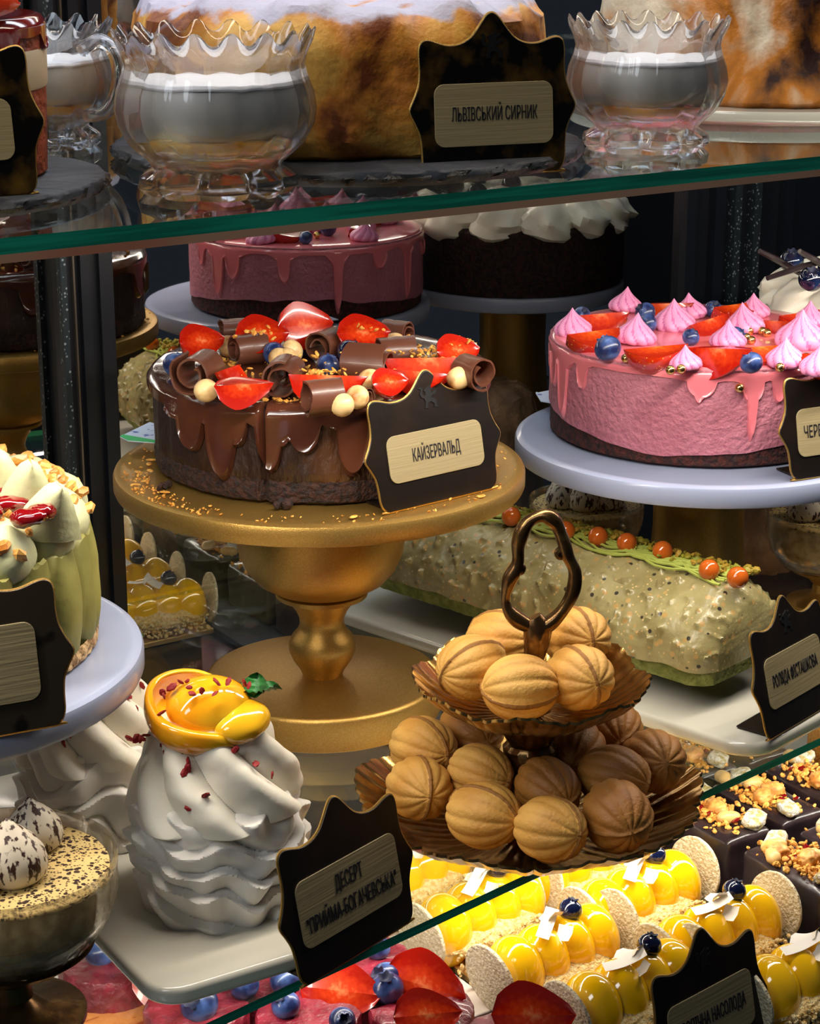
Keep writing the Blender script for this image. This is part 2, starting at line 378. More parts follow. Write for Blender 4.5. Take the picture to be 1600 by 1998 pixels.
# ---------------------------------------------------------------- the case
O3 = Vector((.03, 1.17, 0))
def e_at(px, n, py=800):
    u, v = (px-800)/F, (py-999)/F
    d = Vector((u, CP - v*SP, 0)); t = (n + O3.dot(N))/d.dot(N)
    return (d*t - O3).dot(E)
def cquad(e0, e1, n0, n1, z0, z1):
    """box in case axes"""
    pts = [cp(e0, n0, 0), cp(e1, n0, 0), cp(e1, n1, 0), cp(e0, n1, 0)]
    return prism([(p.x, p.y) for p in pts], z0+CH, z1+CH)
NB = .534
eR = e_at(1335, NB, 500)
def struct(name, g, m): o = put(name, g.mesh(name, m, False)); o['kind'] = 'structure'; return o
struct('floor', G().add(([(-4, -2, 0), (4, -2, 0), (4, 4, 0), (-4, 4, 0)], [(0, 1, 2, 3)])), M('shop_floor', hexc('2a2522'), .5, bump=.1))
struct('wall_back', G().add(([(-4, 4, 0), (4, 4, 0), (4, 4, 3), (-4, 4, 3)], [(0, 1, 2, 3)])), M('shop_wall', hexc('0b0d12'), .8, bump=.1))

case = thing('display_case', 'tall black refrigerated pastry display case with dark mirrored sliding doors at the back', 'display case', cp(0, .3, -CH))
cl = -Vector(case.location)
def cpart(name, g, m, **k): return part(name, g, m, case, smooth=False, loc=cl, **k)
cpart('mirror_door', G().add(cquad(-.9, eR, NB, NB+.008, ZD, .42)), m_mirror)
cpart('back_panel', G().add(cquad(eR, 1.1, NB, NB+.02, ZD, .42)), black_frame)
e0, e1 = e_at(135, NB-.02, 800), e_at(230, NB-.02, 800)
g = G().add(cquad(e0, e1, NB-.022, NB, ZD, .42))
g.add(cquad(e0+.012, e0+.020, NB-.028, NB-.022, ZD, .42)).add(cquad(e1-.014, e1-.004, NB-.027, NB-.022, ZD, .42))
cpart('door_frame', g, black_frame)
cpart('frame_trim', G().add(cquad(e0+.0065, e0+.0080, NB-.026, NB-.022, ZD, .42)), alu)
cpart('perforated_rail', G().add(cquad(e0-.004, e0+.001, NB-.026, NB-.018, ZD, .42)), rail)
for px in (1430, 1468):
    ee = e_at(px, NB-.01, 450)
    cpart('perforated_rail', G().add(cquad(ee, ee+.009, NB-.012, NB, ZM, .42)), rail)
for px in (1340, 1395, 1530):
    ee = e_at(px, NB-.01, 450)
    cpart('door_frame', G().add(cquad(ee, ee+.012, NB-.010, NB, ZM, .42)), black_frame)
cpart('deck', G().add(cquad(-.9, 1.1, -.42, NB, ZD-.03, ZD-.0005)), deck_mat)
cpart('base_cabinet', G().add(cquad(-.9, 1.1, -.40, NB+.02, -CH, ZD-.03)), black_frame)
gr = G()
for k in range(9):
    gr.add(cquad(.245, .70, -.30+k*.017, -.30+k*.017+.009, ZD-.0005, ZD+.004))
cpart('air_grille', gr, black_frame)
cpart('end_panel', G().add(cquad(1.08, 1.1, -.1, NB, ZD, .42)), black_frame)
cpart('roof', G().add(cquad(-.9, 1.1, -.05, NB+.02, .33, .42)), black_frame)

def shelf(name, label, pa, pb, Z, th, extend=.5):
    d = (pb-pa).normalized(); a = pa - d*extend; b = pb + d*extend
    def back(p):
        s = (NB - .004 - (p-Vector((O3.x, O3.y, p.z))).dot(N)); return p + N*s
    q = [a, b, back(b), back(a)]; z1 = Z + CH; z0 = z1 - th
    top = [(p.x, p.y, z1) for p in q]; bot = [(p.x, p.y, z0) for p in q]
    v = top+bot; f = [(0, 1, 2, 3), (7, 6, 5, 4), (0, 4, 5, 1), (1, 5, 6, 2), (2, 6, 7, 3), (3, 7, 4, 0)]
    root = thing(name, label, 'shelf', (a+b)/2 - Vector((0, 0, th)))
    g = G(); g.v = v; g.f = f; g.m = [0, 0, 1, 0, 0, 0]
    o = part('glass_pane', g, [shelf_face, shelf_edge_glow], root, smooth=False, loc=-Vector(root.location))
    return root, a, b, d
sh1, a1, b1, d1 = shelf('glass_shelf', 'upper clear glass shelf with a bright green polished front edge', at(0, 465, ZU), at(1600, 305, ZU), ZU, .0085)
p = (Vector((d1.y, -d1.x, 0)))
v = [a1 + Vector((0, 0, -.0085)), b1+Vector((0, 0, -.0085))]; inn = N*.012
q = [v[0], v[1], v[1]+inn, v[0]+inn]
g = G().add(prism([(x.x, x.y) for x in q], v[0].z-.0045, v[0].z))
part('light_rail', g, profile_refl, sh1, smooth=False, loc=-Vector(sh1.location))
sh2, a2, b2, d2 = shelf('glass_shelf', 'middle clear glass shelf whose green edge slants up from bottom centre to right', at(400, 1998, ZM), at(1600, 1440, ZM), ZM, .006)
for a in (1,):
    q = [a2+N*.03, b2+N*.03, b2+N*.042, a2+N*.042]

# ---------------------------------------------------------------- signs
def half_outline():
    return [(0, 1.0), (.07, .965), (.15, .87), (.26, .75), (.40, .685), (.56, .68), (.70, .72), (.79, .735), (.855, .70), (.875, .60), (.87, .45),
            (.885, .30), (.94, .16), (1.0, .03), (.945, -.09), (.885, -.22), (.865, -.38), (.86, -.50), (.83, -.60), (.76, -.655)]
def sign_pts(wd, ht):
    h = half_outline(); full = [(-x, y) for x, y in reversed(h[1:])] + h
    sm = smooth_open([(x, y, 0) for x, y in full], 4)
    return [(x*wd/2, (y+.655)/1.655*ht) for x, y, _ in sm][::-1]
LION = [(-.1, .5), (.12, .62), (.2, .5), (.34, .55), (.3, .4), (.14, .34), (.2, .18), (.42, .3), (.5, .18), (.34, .08), (.16, .04), (.12, -.1), (.3, -.12),
        (.46, -.3), (.4, -.48), (.5, -.6), (.26, -.6), (.28, -.42), (.1, -.28), (-.1, -.3), (-.16, -.46), (-.08, -.6), (-.34, -.6), (-.3, -.46), (-.26, -.24),
        (-.34, -.04), (-.5, .02), (-.56, .22), (-.46, .42), (-.6, .5), (-.44, .56), (-.34, .42), (-.42, .24), (-.36, .12), (-.24, .1), (-.2, .28), (-.3, .36), (-.22, .46)]
def text_mesh(body, size, sx, mat, depth=.0003):
    c = bpy.data.curves.new('lettering', 'FONT'); c.body = body; c.size = size; c.align_x = 'CENTER'; c.align_y = 'CENTER'
    c.extrude = depth; c.resolution_u = 2; c.offset = -size*.004
    o = bpy.data.objects.new('lettering', c); COL.objects.link(o); bpy.context.view_layer.update()
    me = bpy.data.meshes.new_from_object(o.evaluated_get(bpy.context.evaluated_depsgraph_get()))
    bpy.data.objects.remove(o); me.materials.clear(); me.materials.append(mat)
    for v in me.vertices: v.co.x *= sx
    return me
def fit(me, width):
    xs = [v.co.x for v in me.vertices]; w0 = max(xs)-min(xs); k = width/w0; c = (max(xs)+min(xs))/2
    for v in me.vertices: v.co.x = (v.co.x-c)*k
    return me
def sign(label, pa, pb, lines, tilt=12, wd=.113, ht=.095, face=sign_face, pl=plaque, lion=.0, plq=(.66, .32, .52), txt=.0125, txtw=.85, rim=gold):
    """pa, pb: world points of the left and right ends of the foot edge; the face looks towards the viewer"""
    c = (pa+pb)/2; d = (pb-pa); yaw = atan2(d.y, d.x)
    root = thing('price_sign', label, 'sign', c, rot=(R(-tilt), 0, yaw))
    # local: x along the foot, z up, face towards -y
    up = Matrix.Rotation(pi/2, 4, 'X')           # xy outline -> xz, +z -> -y
    T = .0028
    o = part('board', G().add(prism(sign_pts(wd, ht), 0, T, .0006), 0, up), [face], root, smooth=False)
    rimpts = smooth_closed([(x, y, T-.0003) for x, y in sign_pts(wd, ht)[::2]], 2)
    part('gilt_edge', G().add(tube([(x, y, T*.5) for x, y, z in rimpts], .0009, 6, True), 0, up), rim, root)
    w_, z0, z1 = plq
    pq = part('plaque', G().add(prism(rrect(wd*w_, ht*(z1-z0), .0065, 6, 0, ht*(z0+z1)/2), T, T+.0008, .0003), 0, up), pl, root, smooth=False)
    n = len(lines)
    for i, s in enumerate(lines):
        big = max(len(x) for x in lines)
        me = fit(text_mesh(s, txt, .5, ink), wd*w_*txtw*(len(s)/big))
        me.transform(Matrix.Translation((0, ht*(z0+z1)/2 + (n-1-2*i)*txt*.62, T+.0009)))
        me.transform(up)
        put('lettering', me, pq)
    if lion:
        part('lion_emblem', G().add(prism([(x*.0135, y*.0125+ht*lion) for x, y in LION][::-1], T, T+.0005), 0, up), emblem_m, root, smooth=False)
    # folded foot behind
    tt = R(tilt)
    foot = box(-wd*.36, .0, 0, wd*.36, .028, .0012)
    part('foot', G().add(foot, 0, Matrix.Rotation(R(tilt), 4, 'X')), face, root, smooth=False)
    return root
ZP1 = ZU + .009     # top of the slates on the upper shelf
sign('black cheesecake sign lettered ЛЬВІВСЬКИЙ СИРНИК in front of the baked cheesecake', at(810, 347, ZU), at(1112, 331, ZU), ['ЛЬВІВСЬКИЙ СИРНИК'], 5, wd=.108, ht=.096, face=sign_old, plq=(.72, .18, .57), txt=.0115, txtw=.72, lion=.80)
sign('black scalloped sign with no lettering in view leaning by the upper left layered cake', at(-240, 400, ZP1), at(62, 378, ZP1), [], 10, wd=.105, ht=.094, face=sign_old, plq=(.66, .2, .55))
sign('black sign lettered КАЙЗЕРВАЛЬД leaning on the chocolate cake', at(735, 1005, -.407), at(975, 948, -.407), ['КАЙЗЕРВАЛЬД'], 12, wd=.116, ht=.088, plq=(.70, .20, .56), txt=.0125, txtw=.50, lion=.80)
sign('black sign beginning ЧЕРВОНИЙ in front of the pink strawberry cake at right', at(1525, 940, -.428), at(1765, 903, -.428), ['ЧЕРВОНИЙ ОКСАМИТ'], 12, wd=.113, ht=.088, plq=(.74, .18, .58), txt=.0125, txtw=.86, lion=.8)
sign('black sign lettered РОЛЯДА ФІСТАШКОВА at the end of the pistachio roll', at(1462, 1464, -.582), at(1650, 1352, -.582), ['РОЛЯДА ФІСТАШКОВА'], 14, wd=.108, ht=.092, plq=(.70, .20, .60), txt=.0125, txtw=.80, lion=.8)
sign('black sign lettered ДЕСЕРТ ПРИЙМА-БОГАЧЕВСЬКА in front of the meringue dessert', at(588, 1925, ZM), at(800, 1795, ZM), ['ДЕСЕРТ', '"ПРИЙМА-БОГАЧЕВСЬКА"'], 12, wd=.116, ht=.094, plq=(.75, .20, .62), txt=.0125, txtw=.90)
sign('black sign lettered ТРОПІЧНА НАСОЛОДА in front of the yellow eclairs', at(1290, 2170, ZD), at(1500, 2048, ZD), ['ТРОПІЧНА НАСОЛОДА'], 12, wd=.112, ht=.102, plq=(.72, .25, .62), txt=.013, txtw=.80, lion=.80)
sign('tarnished brown sign with an empty cream plaque before the pale green cake', at(-235, 1475, -.43), at(118, 1412, -.43), [], 12, wd=.116, ht=.092, face=sign_grey, plq=(.66, .17, .62))
# ---------------------------------------------------------------- small food pieces (prototype meshes)
def strawberry_mesh(name, L, rad, ang, fm=m_flesh):
    """cut strawberry piece: axis along x, skin over the angle ang, flat cut faces"""
    prof = []
    n = 12
    for i in range(n+1):
        t = i/n; x = -L/2 + L*t
        r = rad*(sin(pi*min(1, (t*.92+.04)))**.62)*(1.0 - .72*max(0, t-.34)) * (1 if 0 < i < n else 0)
        prof.append((r, x))
    a0 = pi/2-ang/2; a1 = pi/2+ang/2; seg = 18; g = G(); rows = []
    v = []; f = []
    for (r, x) in prof:
        v += [(x, r*cos(a0+(a1-a0)*k/seg)*-1, r*sin(a0+(a1-a0)*k/seg)) for k in range(seg+1)]
    for i in range(n):
        for k in range(seg): f.append((i*(seg+1)+k, i*(seg+1)+k+1, (i+1)*(seg+1)+k+1, (i+1)*(seg+1)+k))
    g.add((v, f), 0)
    for aa, s in ((a0, 1), (a1, -1)):
        vv = []; ff = []
        for (r, x) in prof:
            vv += [(x, -r*cos(aa)*q, r*sin(aa)*q + .0006*sin(q*pi)) for q in (0, .25, .5, .75, 1)]
        for i in range(n):
            for k in range(4): ff.append((i*5+k, i*5+k+1, (i+1)*5+k+1, (i+1)*5+k))
        g.add((vv, ff), 1)
    return g.mesh(name, [m_sskin, fm], True, 35)
ST_HALF = strawberry_mesh('strawberry_half', .040, .0175, pi)
ST_WEDGE = strawberry_mesh('strawberry_wedge', .040, .018, R(105))
ST_WEDGE_O = strawberry_mesh('strawberry_wedge_orange', .042, .0185, R(100), m_flesh_o)
def berry_mesh(name, r, mat):
    def fn(t, rr, z, i): return rr, z
    prof = [(0, -r*.92)]
    for i in range(1, 13):
        a = -pi/2 + i*(pi*.86)/12; prof.append((r*cos(a), r*.92*sin(a)))
    rt = prof[-1][0]
    def fn(t, rr, z, i):
        if i == 13: return rr*(1+.16*cos(5*t)), z+r*.10*(1+cos(5*t))*.5
        return rr, z
    prof += [(rt*.98, r*.88), (rt*.62, r*.80), (rt*.4, r*.66), (0, r*.62)]
    g = G().add(lathe(prof, 30, fn)); g.m = [1 if k >= len(g.f)-30*3 else 0 for k in range(len(g.f))]
    return g.mesh(name, [mat, m_bluecrown], True, 60)
BB = berry_mesh('blueberry', .0085, m_blue); BBG = berry_mesh('blueberry_glossy', .0085, m_blue_g)
HZ = G().add(blob(.0078, .0078, .0085, 18, 12, lambda d: 1+.12*max(0, d.z)**6+.02*nz(d.x*3, d.y*3, d.z*3))).mesh('hazelnut', m_hazel)
def curl_mesh(name, wd, turns, r0, r1):
    n = 34; v = []; f = []; th = .0011
    for i in range(n+1):
        t = i/n; a = turns*2*pi*t; r = r0+(r1-r0)*t
        for s in (0, 1):
            for k in range(7):
                w_ = (k/6-.5)*wd*(1-.12*abs(sin(a*1.3))) ; rr = r + (th if s else 0) + .0004*nz(i*.5, k*.8)
                v.append((w_ + .0012*nz(i*.3, 5), rr*cos(a), rr*sin(a)))
    def ix(i, s, k): return (i*2+s)*7+k
    for i in range(n):
        for k in range(6):
            for s in (0, 1): f.append((ix(i, s, k), ix(i, s, k+1), ix(i+1, s, k+1), ix(i+1, s, k)))
        for k in (0, 6): f.append((ix(i, 0, k), ix(i, 1, k), ix(i+1, 1, k), ix(i+1, 0, k)))
    for i in (0, n):
        for k in range(6): f.append((ix(i, 0, k), ix(i, 0, k+1), ix(i, 1, k+1), ix(i, 1, k)))
    return G().add((v, f)).mesh(name, choc_curl, True, 45)
CURL_A = curl_mesh('chocolate_curl', .024, 1.75, .0035, .0105); CURL_B = curl_mesh('chocolate_curl', .020, 1.45, .005, .0095)
def kiss_mesh(name, r, h, mats, lobes=8, tw=2.2):
    prof = [(0, 0)] + [(r*x, h*y) for x, y in [(.84, 0), (.95, .05), (1, .13), (.99, .22), (.93, .31), (.83, .39), (.70, .47), (.56, .55), (.42, .63), (.30, .71), (.19, .80), (.10, .89), (.04, .96)]] + [(0, h)]
    def fn(t, rr, z, i): return rr*(.90+.12*abs(cos(lobes/2*(t+tw*z/h)))**.8), z
    g = G().add(lathe(prof, 64, fn)); m = []
    for fi, f in enumerate(g.f):
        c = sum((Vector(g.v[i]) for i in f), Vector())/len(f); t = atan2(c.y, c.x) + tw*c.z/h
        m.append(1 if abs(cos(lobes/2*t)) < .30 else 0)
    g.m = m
    return g.mesh(name, mats, True, 80)
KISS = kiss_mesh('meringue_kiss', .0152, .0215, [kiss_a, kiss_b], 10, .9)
PEARL = G().add(blob(.0035, .0035, .0035, 16, 10)).mesh('sugar_pearl', pearl)
def chip_mesh(name, mat, s, n=5, seed=0):
    r = random.Random(seed)
    return G().add(blob(s, s*.7, s*.3, 7, 5, lambda d: 1+.35*noise.noise(d*2.1+Vector((seed, 0, 0))))).mesh(name, mat, False)
def scatter(g, pts, smin, smax, flat=.35, rs=None, mi=0):
    for p in pts:
        s = rnd(smin, smax)
        g.add(blob(s, s*rnd(.5, 1), s*flat, 6, 4, lambda d: 1+.4*noise.noise(d*2+Vector(p)*300)), mi, TM(p, (rnd(-.8, .8), rnd(-.8, .8), rnd(0, 6))))
    return g

# ---------------------------------------------------------------- cake stands
def cake_stand(name, label, top, r, th, plate_m, foot_m, prof, base=None, group=None):
    z = ZM + CH
    root = thing(name, label, 'cake stand', (top.x, top.y, z), group=group)
    H = top.z - z
    b = min(.0035, th*.35)
    part('plate', G().add(lathe([(0, H-th), (r-b, H-th), (r-.3*b, H-th+.3*b), (r, H-th+b), (r, H-b), (r-.3*b, H-.3*b), (r-b, H), (r-b*2.2, H+.0004), (r-b*3.2, H-.0008), (0, H-.0008)], 128)), plate_m, root)
    for nm, pr, mm in prof: part(nm, G().add(lathe(pr, 96)), mm, root)
    return root
gold_top = at(624, 905, -.407)
gs = cake_stand('cake_stand', 'gold cake stand with a round bowl-shaped stem under the chocolate cake', gold_top, .1465, .0155, gold, gold,
    [('stem', [(.0145, .026), (.0165, .031), (.0215, .0385), (.0243, .0455), (.0245, .051), (.0222, .0565), (.0178, .0615), (.0162, .066), (.0165, .071), (.0188, .0765), (.0216, .0805), (.0222, .0865), (.029, .0875), (.0335, .0885), (.0335, .0915), (.031, .0925), (.036, .0945), (.047, .101), (.0545, .110), (.0592, .121), (.0614, .134), (.0616, .148), (.060, .160), (.0575, .1712)], gold),
     ('base', [(0, 0), (.0845, 0), (.087, .0015), (.087, .0225), (.0855, .0252), (.083, .0262), (0, .0262)], gold)])
def white_stand(label, c, r=.1475, colr=.036, group=None):
    H = c.z - (ZM+CH)
    return cake_stand('cake_stand', label, c, r, .0165, white_plate, gold,
      [('column', [(.042, .012), (colr+.003, .05), (colr, .09), (colr+.001, H-.0165)], gold), ('base', [(0, 0), (.07, 0), (.072, .002), (.071, .010), (.045, .0125), (0, .0125)], gold)], group=group)
pink_top = at(1370, 848, -.428)
white_stand('white cake stand on a gold column carrying the pink strawberry cake', pink_top)
left_top = at(-225, 1272, -.43)
white_stand('white cake stand at left edge carrying the pale green cake', left_top)
cream_top = Vector((.428, 1.738, -.428+CH))
white_stand('white cake stand behind the pink cake, carrying the dark cream-topped cake', cream_top, r=.120)

# ---------------------------------------------------------------- cakes
def drip_glaze(r, h, drips, base=.008, edge=.004, thick=.0014, seg=640, wob=.003):
    """glaze skin over the top of a cylinder cake with drips (theta degrees, length, half width deg)"""
    def d(t):
        x = base + wob*nz(cos(t)*3, sin(t)*3, 1.7)
        for (a, L, w_) in drips:
            q = (t-R(a)+pi) % (2*pi) - pi; q /= R(w_)
            x = max(x, base*.6 + L*.28*exp(-(q/1.9)**2) + (L*.72*(1-q*q)**.42 if abs(q) < 1 else 0))
        return x
    rows = [(0, 0), (.5, 0), (.9, 0)]
    v = [(0, 0, h+thick)]; f = []; K = 18
    for k in range(seg):
        t = 2*pi*k/seg; D = d(t)
        pts = [(r*.5, h+thick), (r*.85, h+thick), (r-edge, h+thick), (r-edge*.3, h+thick-edge*.25), (r+thick*.8, h-edge*.8)]
        for j in range(1, 12):
            q = j/11; tip = 1+ (.9*exp(-((q-.93)/.09)**2) if D > base*1.8 else 0)
            pts.append((r+thick*tip*(1 if q < .985 else .2), h-edge*.8-(D)*q))
        pts.append((r-.001, h-edge*.8-D-.0006))
        v += [(a*cos(t), a*sin(t), b) for a, b in pts]; n = len(pts)
    for k in range(seg):
        k2 = (k+1) % seg; f.append((0, 1+k*n, 1+k2*n))
        for j in range(n-1): f.append((1+k*n+j, 1+k*n+j+1, 1+k2*n+j+1, 1+k2*n+j))
    return v, f
# pink cake
PR_, PH = .1195, .075
pink = thing('strawberry_mousse_cake', 'pink mousse cake topped with strawberries and pink meringue kisses, on the white stand at right', 'cake', pink_top+Vector((0, .022, 0)))
zb = lambda t: .017+.007*sin(t*2+2.2)+.0035*nz(cos(t)*4, sin(t)*4)
part('sponge_base', G().add(lathe([(0, 0), (PR_-.004, 0), (PR_-.001, .002), (PR_-.0012, .02), (PR_-.002, .030), (0, .030)], 96, lambda t, r, z, i: (r+.0012*nz(cos(t)*20, sin(t)*20, z*90), z))), red_sponge, pink)
part('mousse', G().add(lathe([(PR_-.003, 0)] + [(PR_+.0002, q) for q in (0, .15, .3, .45, .6, .75, .9, 1)] + [(PR_-.004, 1.02), (0, 1.02)], 160,
     lambda t, r, z, i: (r + (.0006*nz(cos(t)*16, sin(t)*16, z*8) if 0 < i < 9 else 0), zb(t)+(PH-zb(t))*z if z <= 1 else PH+.0005))), pink_m, pink)
ph = lambda px, c, a: -90 + math.degrees(math.asin(max(-1, min(1, (px-c)/a))))
dr = [(ph(1092, 1370, 298), .050, 3.4), (ph(1078, 1370, 298), .03, 4), (ph(1123, 1370, 298), .022, 2.6), (ph(1330, 1370, 298), .016, 5.0), (ph(1326, 1370, 298), .020, 2), (ph(1424, 1370, 298), .049, 1.9), (ph(1424, 1370, 298), .020, 4), (ph(1474, 1370, 298), .021, 2.5),
      (10, .03, 4), (40, .05, 2.2), (75, .02, 5), (98, .055, 2.3), (118, .02, 4), (140, .06, 2.2), (165, .03, 3), (-25, .03, 3)]
part('glaze', G().add(drip_glaze(PR_, PH, dr, base=.004, wob=.002)), pink_g, pink)
zt = -.428+PH+.0014
def topping(root, me, nm, px, py, h, rot, sc=1, Z=zt):
    p = at(px, py, Z+h); q = p - Vector(root.location)
    return put(nm, me, root, q, tuple(R(a) for a in rot), sc)
for i, (px, py, rz, tx, s) in enumerate([(1172, 612, 8, 20, 1.15), (1300, 592, -20, 70, 1.05), (1432, 594, 40, 60, 1.1), (1385, 622, 35, 30, 1.0), (1158, 646, 32, 60, 1.15), (1280, 676, 12, 75, 1.15),
                                         (1402, 680, -38, 70, 1.35), (1484, 676, 18, 60, 1.0), (1510, 626, -50, 70, .85), (1592, 640, 20, 60, 1), (1680, 640, 60, 60, 1.1), (1620, 690, -30, 60, 1.1), (1560, 610, 30, 60, 1)]):
    topping(pink, ST_WEDGE_O if i % 3 else ST_WEDGE, 'strawberry_wedge', px, py, .010*s+.001, ({20: 200, 70: 212, 60: 165, 30: 190, 75: 150}.get(tx, 200), rnd(-8, 8), rz), s*1.04)
for px, py, s in [(1118, 645, 1.0), (1220, 600, .95), (1238, 662, 1.1), (1314, 634, 1.15), (1346, 612, .95), (1338, 712, .82), (1420, 668, .95), (1452, 640, 1.1), (1470, 610, .9), (1532, 706, 1.0), (1562, 668, 1.35), (1578, 632, 1.0), (1640, 650, 1.1), (1700, 680, 1), (1600, 720, 1), (1660, 610, 1)]:
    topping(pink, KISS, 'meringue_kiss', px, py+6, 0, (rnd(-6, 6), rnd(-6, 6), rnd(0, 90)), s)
for px, py, s in [(1186, 680, 1.2), (1259, 610, 1.0), (1263, 632, .95), (1466, 708, 1.0), (1436, 655, .85), (1392, 603, .85), (1136, 614, .8), (1348, 658, .8), (1585, 664, .8), (1650, 700, 1), (1690, 630, 1)]:
    topping(pink, BB, 'blueberry', px, py, .0075*s, (rnd(20, 70), rnd(-30, 30), rnd(0, 360)), s)
for px, py in [(1221, 699), (1308, 722), (1329, 720), (1522, 717), (1573, 697), (1456, 658), (1466, 664), (1487, 646), (1497, 650), (1350, 631), (1216, 623), (1462, 646)]:
    topping(pink, PEARL, 'sugar_pearl', px, py, .003, (0, 0, 0))
q = at_depth(1443, 757, pink_top.y-.101); put('sugar_pearl', PEARL, pink, q-Vector(pink.location))

# chocolate cake
CR, CHh = .1200, .067
cake = thing('chocolate_cake', 'round chocolate cake with glossy drips, strawberries, hazelnuts and chocolate curls on the gold stand', 'cake', gold_top+Vector((0, .018, 0)))
slit = R(ph(535, 627, 338))
def cfn(t, r, z, i):
    if r < .03: return r, z
    q = abs((t-slit+pi) % (2*pi)-pi); dd = .006*exp(-(q/.012)**2)
    return r - dd + .0016*nz(cos(t)*7, sin(t)*7, z*25) - .0012*abs(sin(t*9+3*nz(t*3))), z
part('cake_body', G().add(lathe([(0, .014), (CR-.002, .014)] + [(CR, .018+.006*k) for k in range(8)] + [(CR-.001, CHh-.003), (CR-.004, CHh), (0, CHh)], 220, cfn)), choc_side, cake)
part('sponge_base', G().add(lathe([(0, 0), (CR-.004, 0), (CR-.001, .002), (CR, .008), (CR-.001, .017), (CR-.003, .018), (0, .018)], 200, lambda t, r, z, i: cfn(t, r+(.0015*nz(cos(t)*25, sin(t)*25, z*120) if r > .1 else 0), z, i))), choc_crumb, cake)
P = lambda px: ph(px, 627, 338)
dr = [(P(362), .012, 6), (P(394), .032, 6.0), (P(455), .047, 5.2), (P(484), .022, 4), (P(548), .038, 4.2), (P(570), .02, 3.5), (P(612), .024, 5.0), (P(700), .04, 5), (P(760), .03, 5), (P(850), .04, 5), (20, .03, 5), (50, .04, 5), (80, .03, 6), (110, .04, 5), (140, .03, 5), (165, .04, 5)]
def gl():
    v, f = drip_glaze(CR+.0006, CHh, dr, base=.006, thick=.0020, wob=.004, seg=640)
    vv = []
    for (x, y, z) in v:
        t = atan2(y, x); rr = sqrt(x*x+y*y)
        q = abs((t-slit+pi) % (2*pi)-pi); ba = abs((t-R(P(340))+pi) % (2*pi)-pi)
        z2 = z + .0009*nz(x*45, y*45, 3)
        if rr > .112: pass
        k = 1 - (.006/max(rr, .01))*exp(-(q/.012)**2) if rr > .05 else 1
        z2 -= .003*exp(-(q/.010)**2) if rr > .01 else 0
        vv.append((x*k, y*k, z2))
    return vv, f
part('glaze', G().add(gl()), choc, cake)
zc = -.407+CHh+.002
FL = {462: 200, 476: 222}
for (px, py, me, rx, ry, rz, s, h) in [(395, 664, ST_HALF, 65, 0, 30, .9, .012), (512, 650, ST_HALF, 65, 0, 10, 1.0, .016), (597, 634, ST_HALF, 110, 0, 25, 1.1, .019), (710, 648, ST_HALF, 60, 0, 12, 1.0, .017),
        (462, 712, ST_WEDGE, 170, 15, 100, 1.0, .014), (476, 750, ST_WEDGE, 95, 0, 12, 1.0, .012), (640, 732, ST_WEDGE, -5, 0, -6, 1.35, .013), (835, 698, ST_WEDGE, 0, 0, 4, 1.55, .014), (895, 682, ST_HALF, 60, 0, 25, .85, .014),
        (762, 744, ST_HALF, 60, 0, 30, .7, .008), (820, 725, ST_WEDGE, 10, 0, -20, 1.0, .01)]:
    topping(cake, me, 'strawberry_piece', px, py, h+.005, (FL.get(px, 195+rx*.5), ry, rz), s*.98, zc)
for px, py, s in [(342, 712, 1.05), (535, 690, 1.0), (594, 672, 1.0), (682, 688, 1.15), (640, 712, .95)]:
    topping(cake, BBG if s > 1.1 else BB, 'blueberry', px, py, .008*s, (rnd(20, 80), rnd(-40, 40), rnd(0, 360)), s, zc)
for px, py in [(402, 762), (570, 686), (722, 742), (697, 775), (895, 738), (770, 670), (447, 676), (560, 700), (545, 700), (668, 790)]:
    topping(cake, HZ, 'hazelnut', px, py, .008, (rnd(-90, 90), rnd(-90, 90), rnd(0, 360)), 1, zc)
for k, (px, py, rz, s) in enumerate([(388, 722, 75, 1.25), (455, 645, 20, .9), (485, 678, 30, 1.0), (553, 736, 82, 1.15), (637, 672, 60, 1.05), (630, 772, 24, 1.15), (720, 712, 160, 1.2), (775, 652, -30, .95), (772, 686, 20, 1.05), (925, 724, -55, 1.05), (560, 720, 60, .8), (705, 775, -35, .6)]):
    topping(cake, CURL_A if k % 2 == 0 else CURL_B, 'chocolate_curl', px, py, .011*s, (rnd(0, 360), 0, rz), s*1.12, zc)
g = G(); pts = []
for (px, py, n_, sx, sy) in [(395, 745, 30, 25, 20), (560, 780, 60, 60, 14), (340, 730, 10, 10, 20), (620, 730, 60, 150, 40), (700, 690, 90, 200, 40), (450, 700, 60, 40, 25), (710, 640, 40, 35, 8), (510, 645, 40, 40, 12), (830, 690, 60, 60, 14), (900, 668, 40, 30, 10), (640, 726, 50, 50, 8), (700, 800, 20, 60, 4)]:
    for _ in range(n_):
        hh = {640: .028, 645: .030, 690: .018, 668: .024, 726: .018}.get(py, .001)
        p = at(px+random.gauss(0, sx*.6), py+random.gauss(0, sy*.5), zc+rnd(.0, hh)); q = p-Vector(cake.location)
        if sqrt(q.x**2+q.y**2) < .112: pts.append(tuple(q))
stuffp(part('caramel_crumbs', scatter(g, pts, .0010, .0030), crumb_o, cake, smooth=False))
g = G(); pts = []
for _ in range(170):
    a = rnd(0, 2*pi); r_ = rnd(.124, .141); pts.append((r_*cos(a), r_*sin(a), .0006))
for _ in range(120):
    a = R(rnd(190, 240)); r_ = rnd(.122, .142); pts.append((r_*cos(a), r_*sin(a), .0006))
o = scatter(g, pts, .0005, .0016)
for px, py in [(270, 921), (293, 918), (291, 905), (283, 938), (265, 945), (322, 960), (295, 897), (940, 968), (690, 1008)]:
    q = at(px, py, -.406)-gold_top; g.add(blob(.004, .0022, .0007, 8, 4), 0, TM((q.x, q.y, .001), (0, 0, rnd(0, 3))))
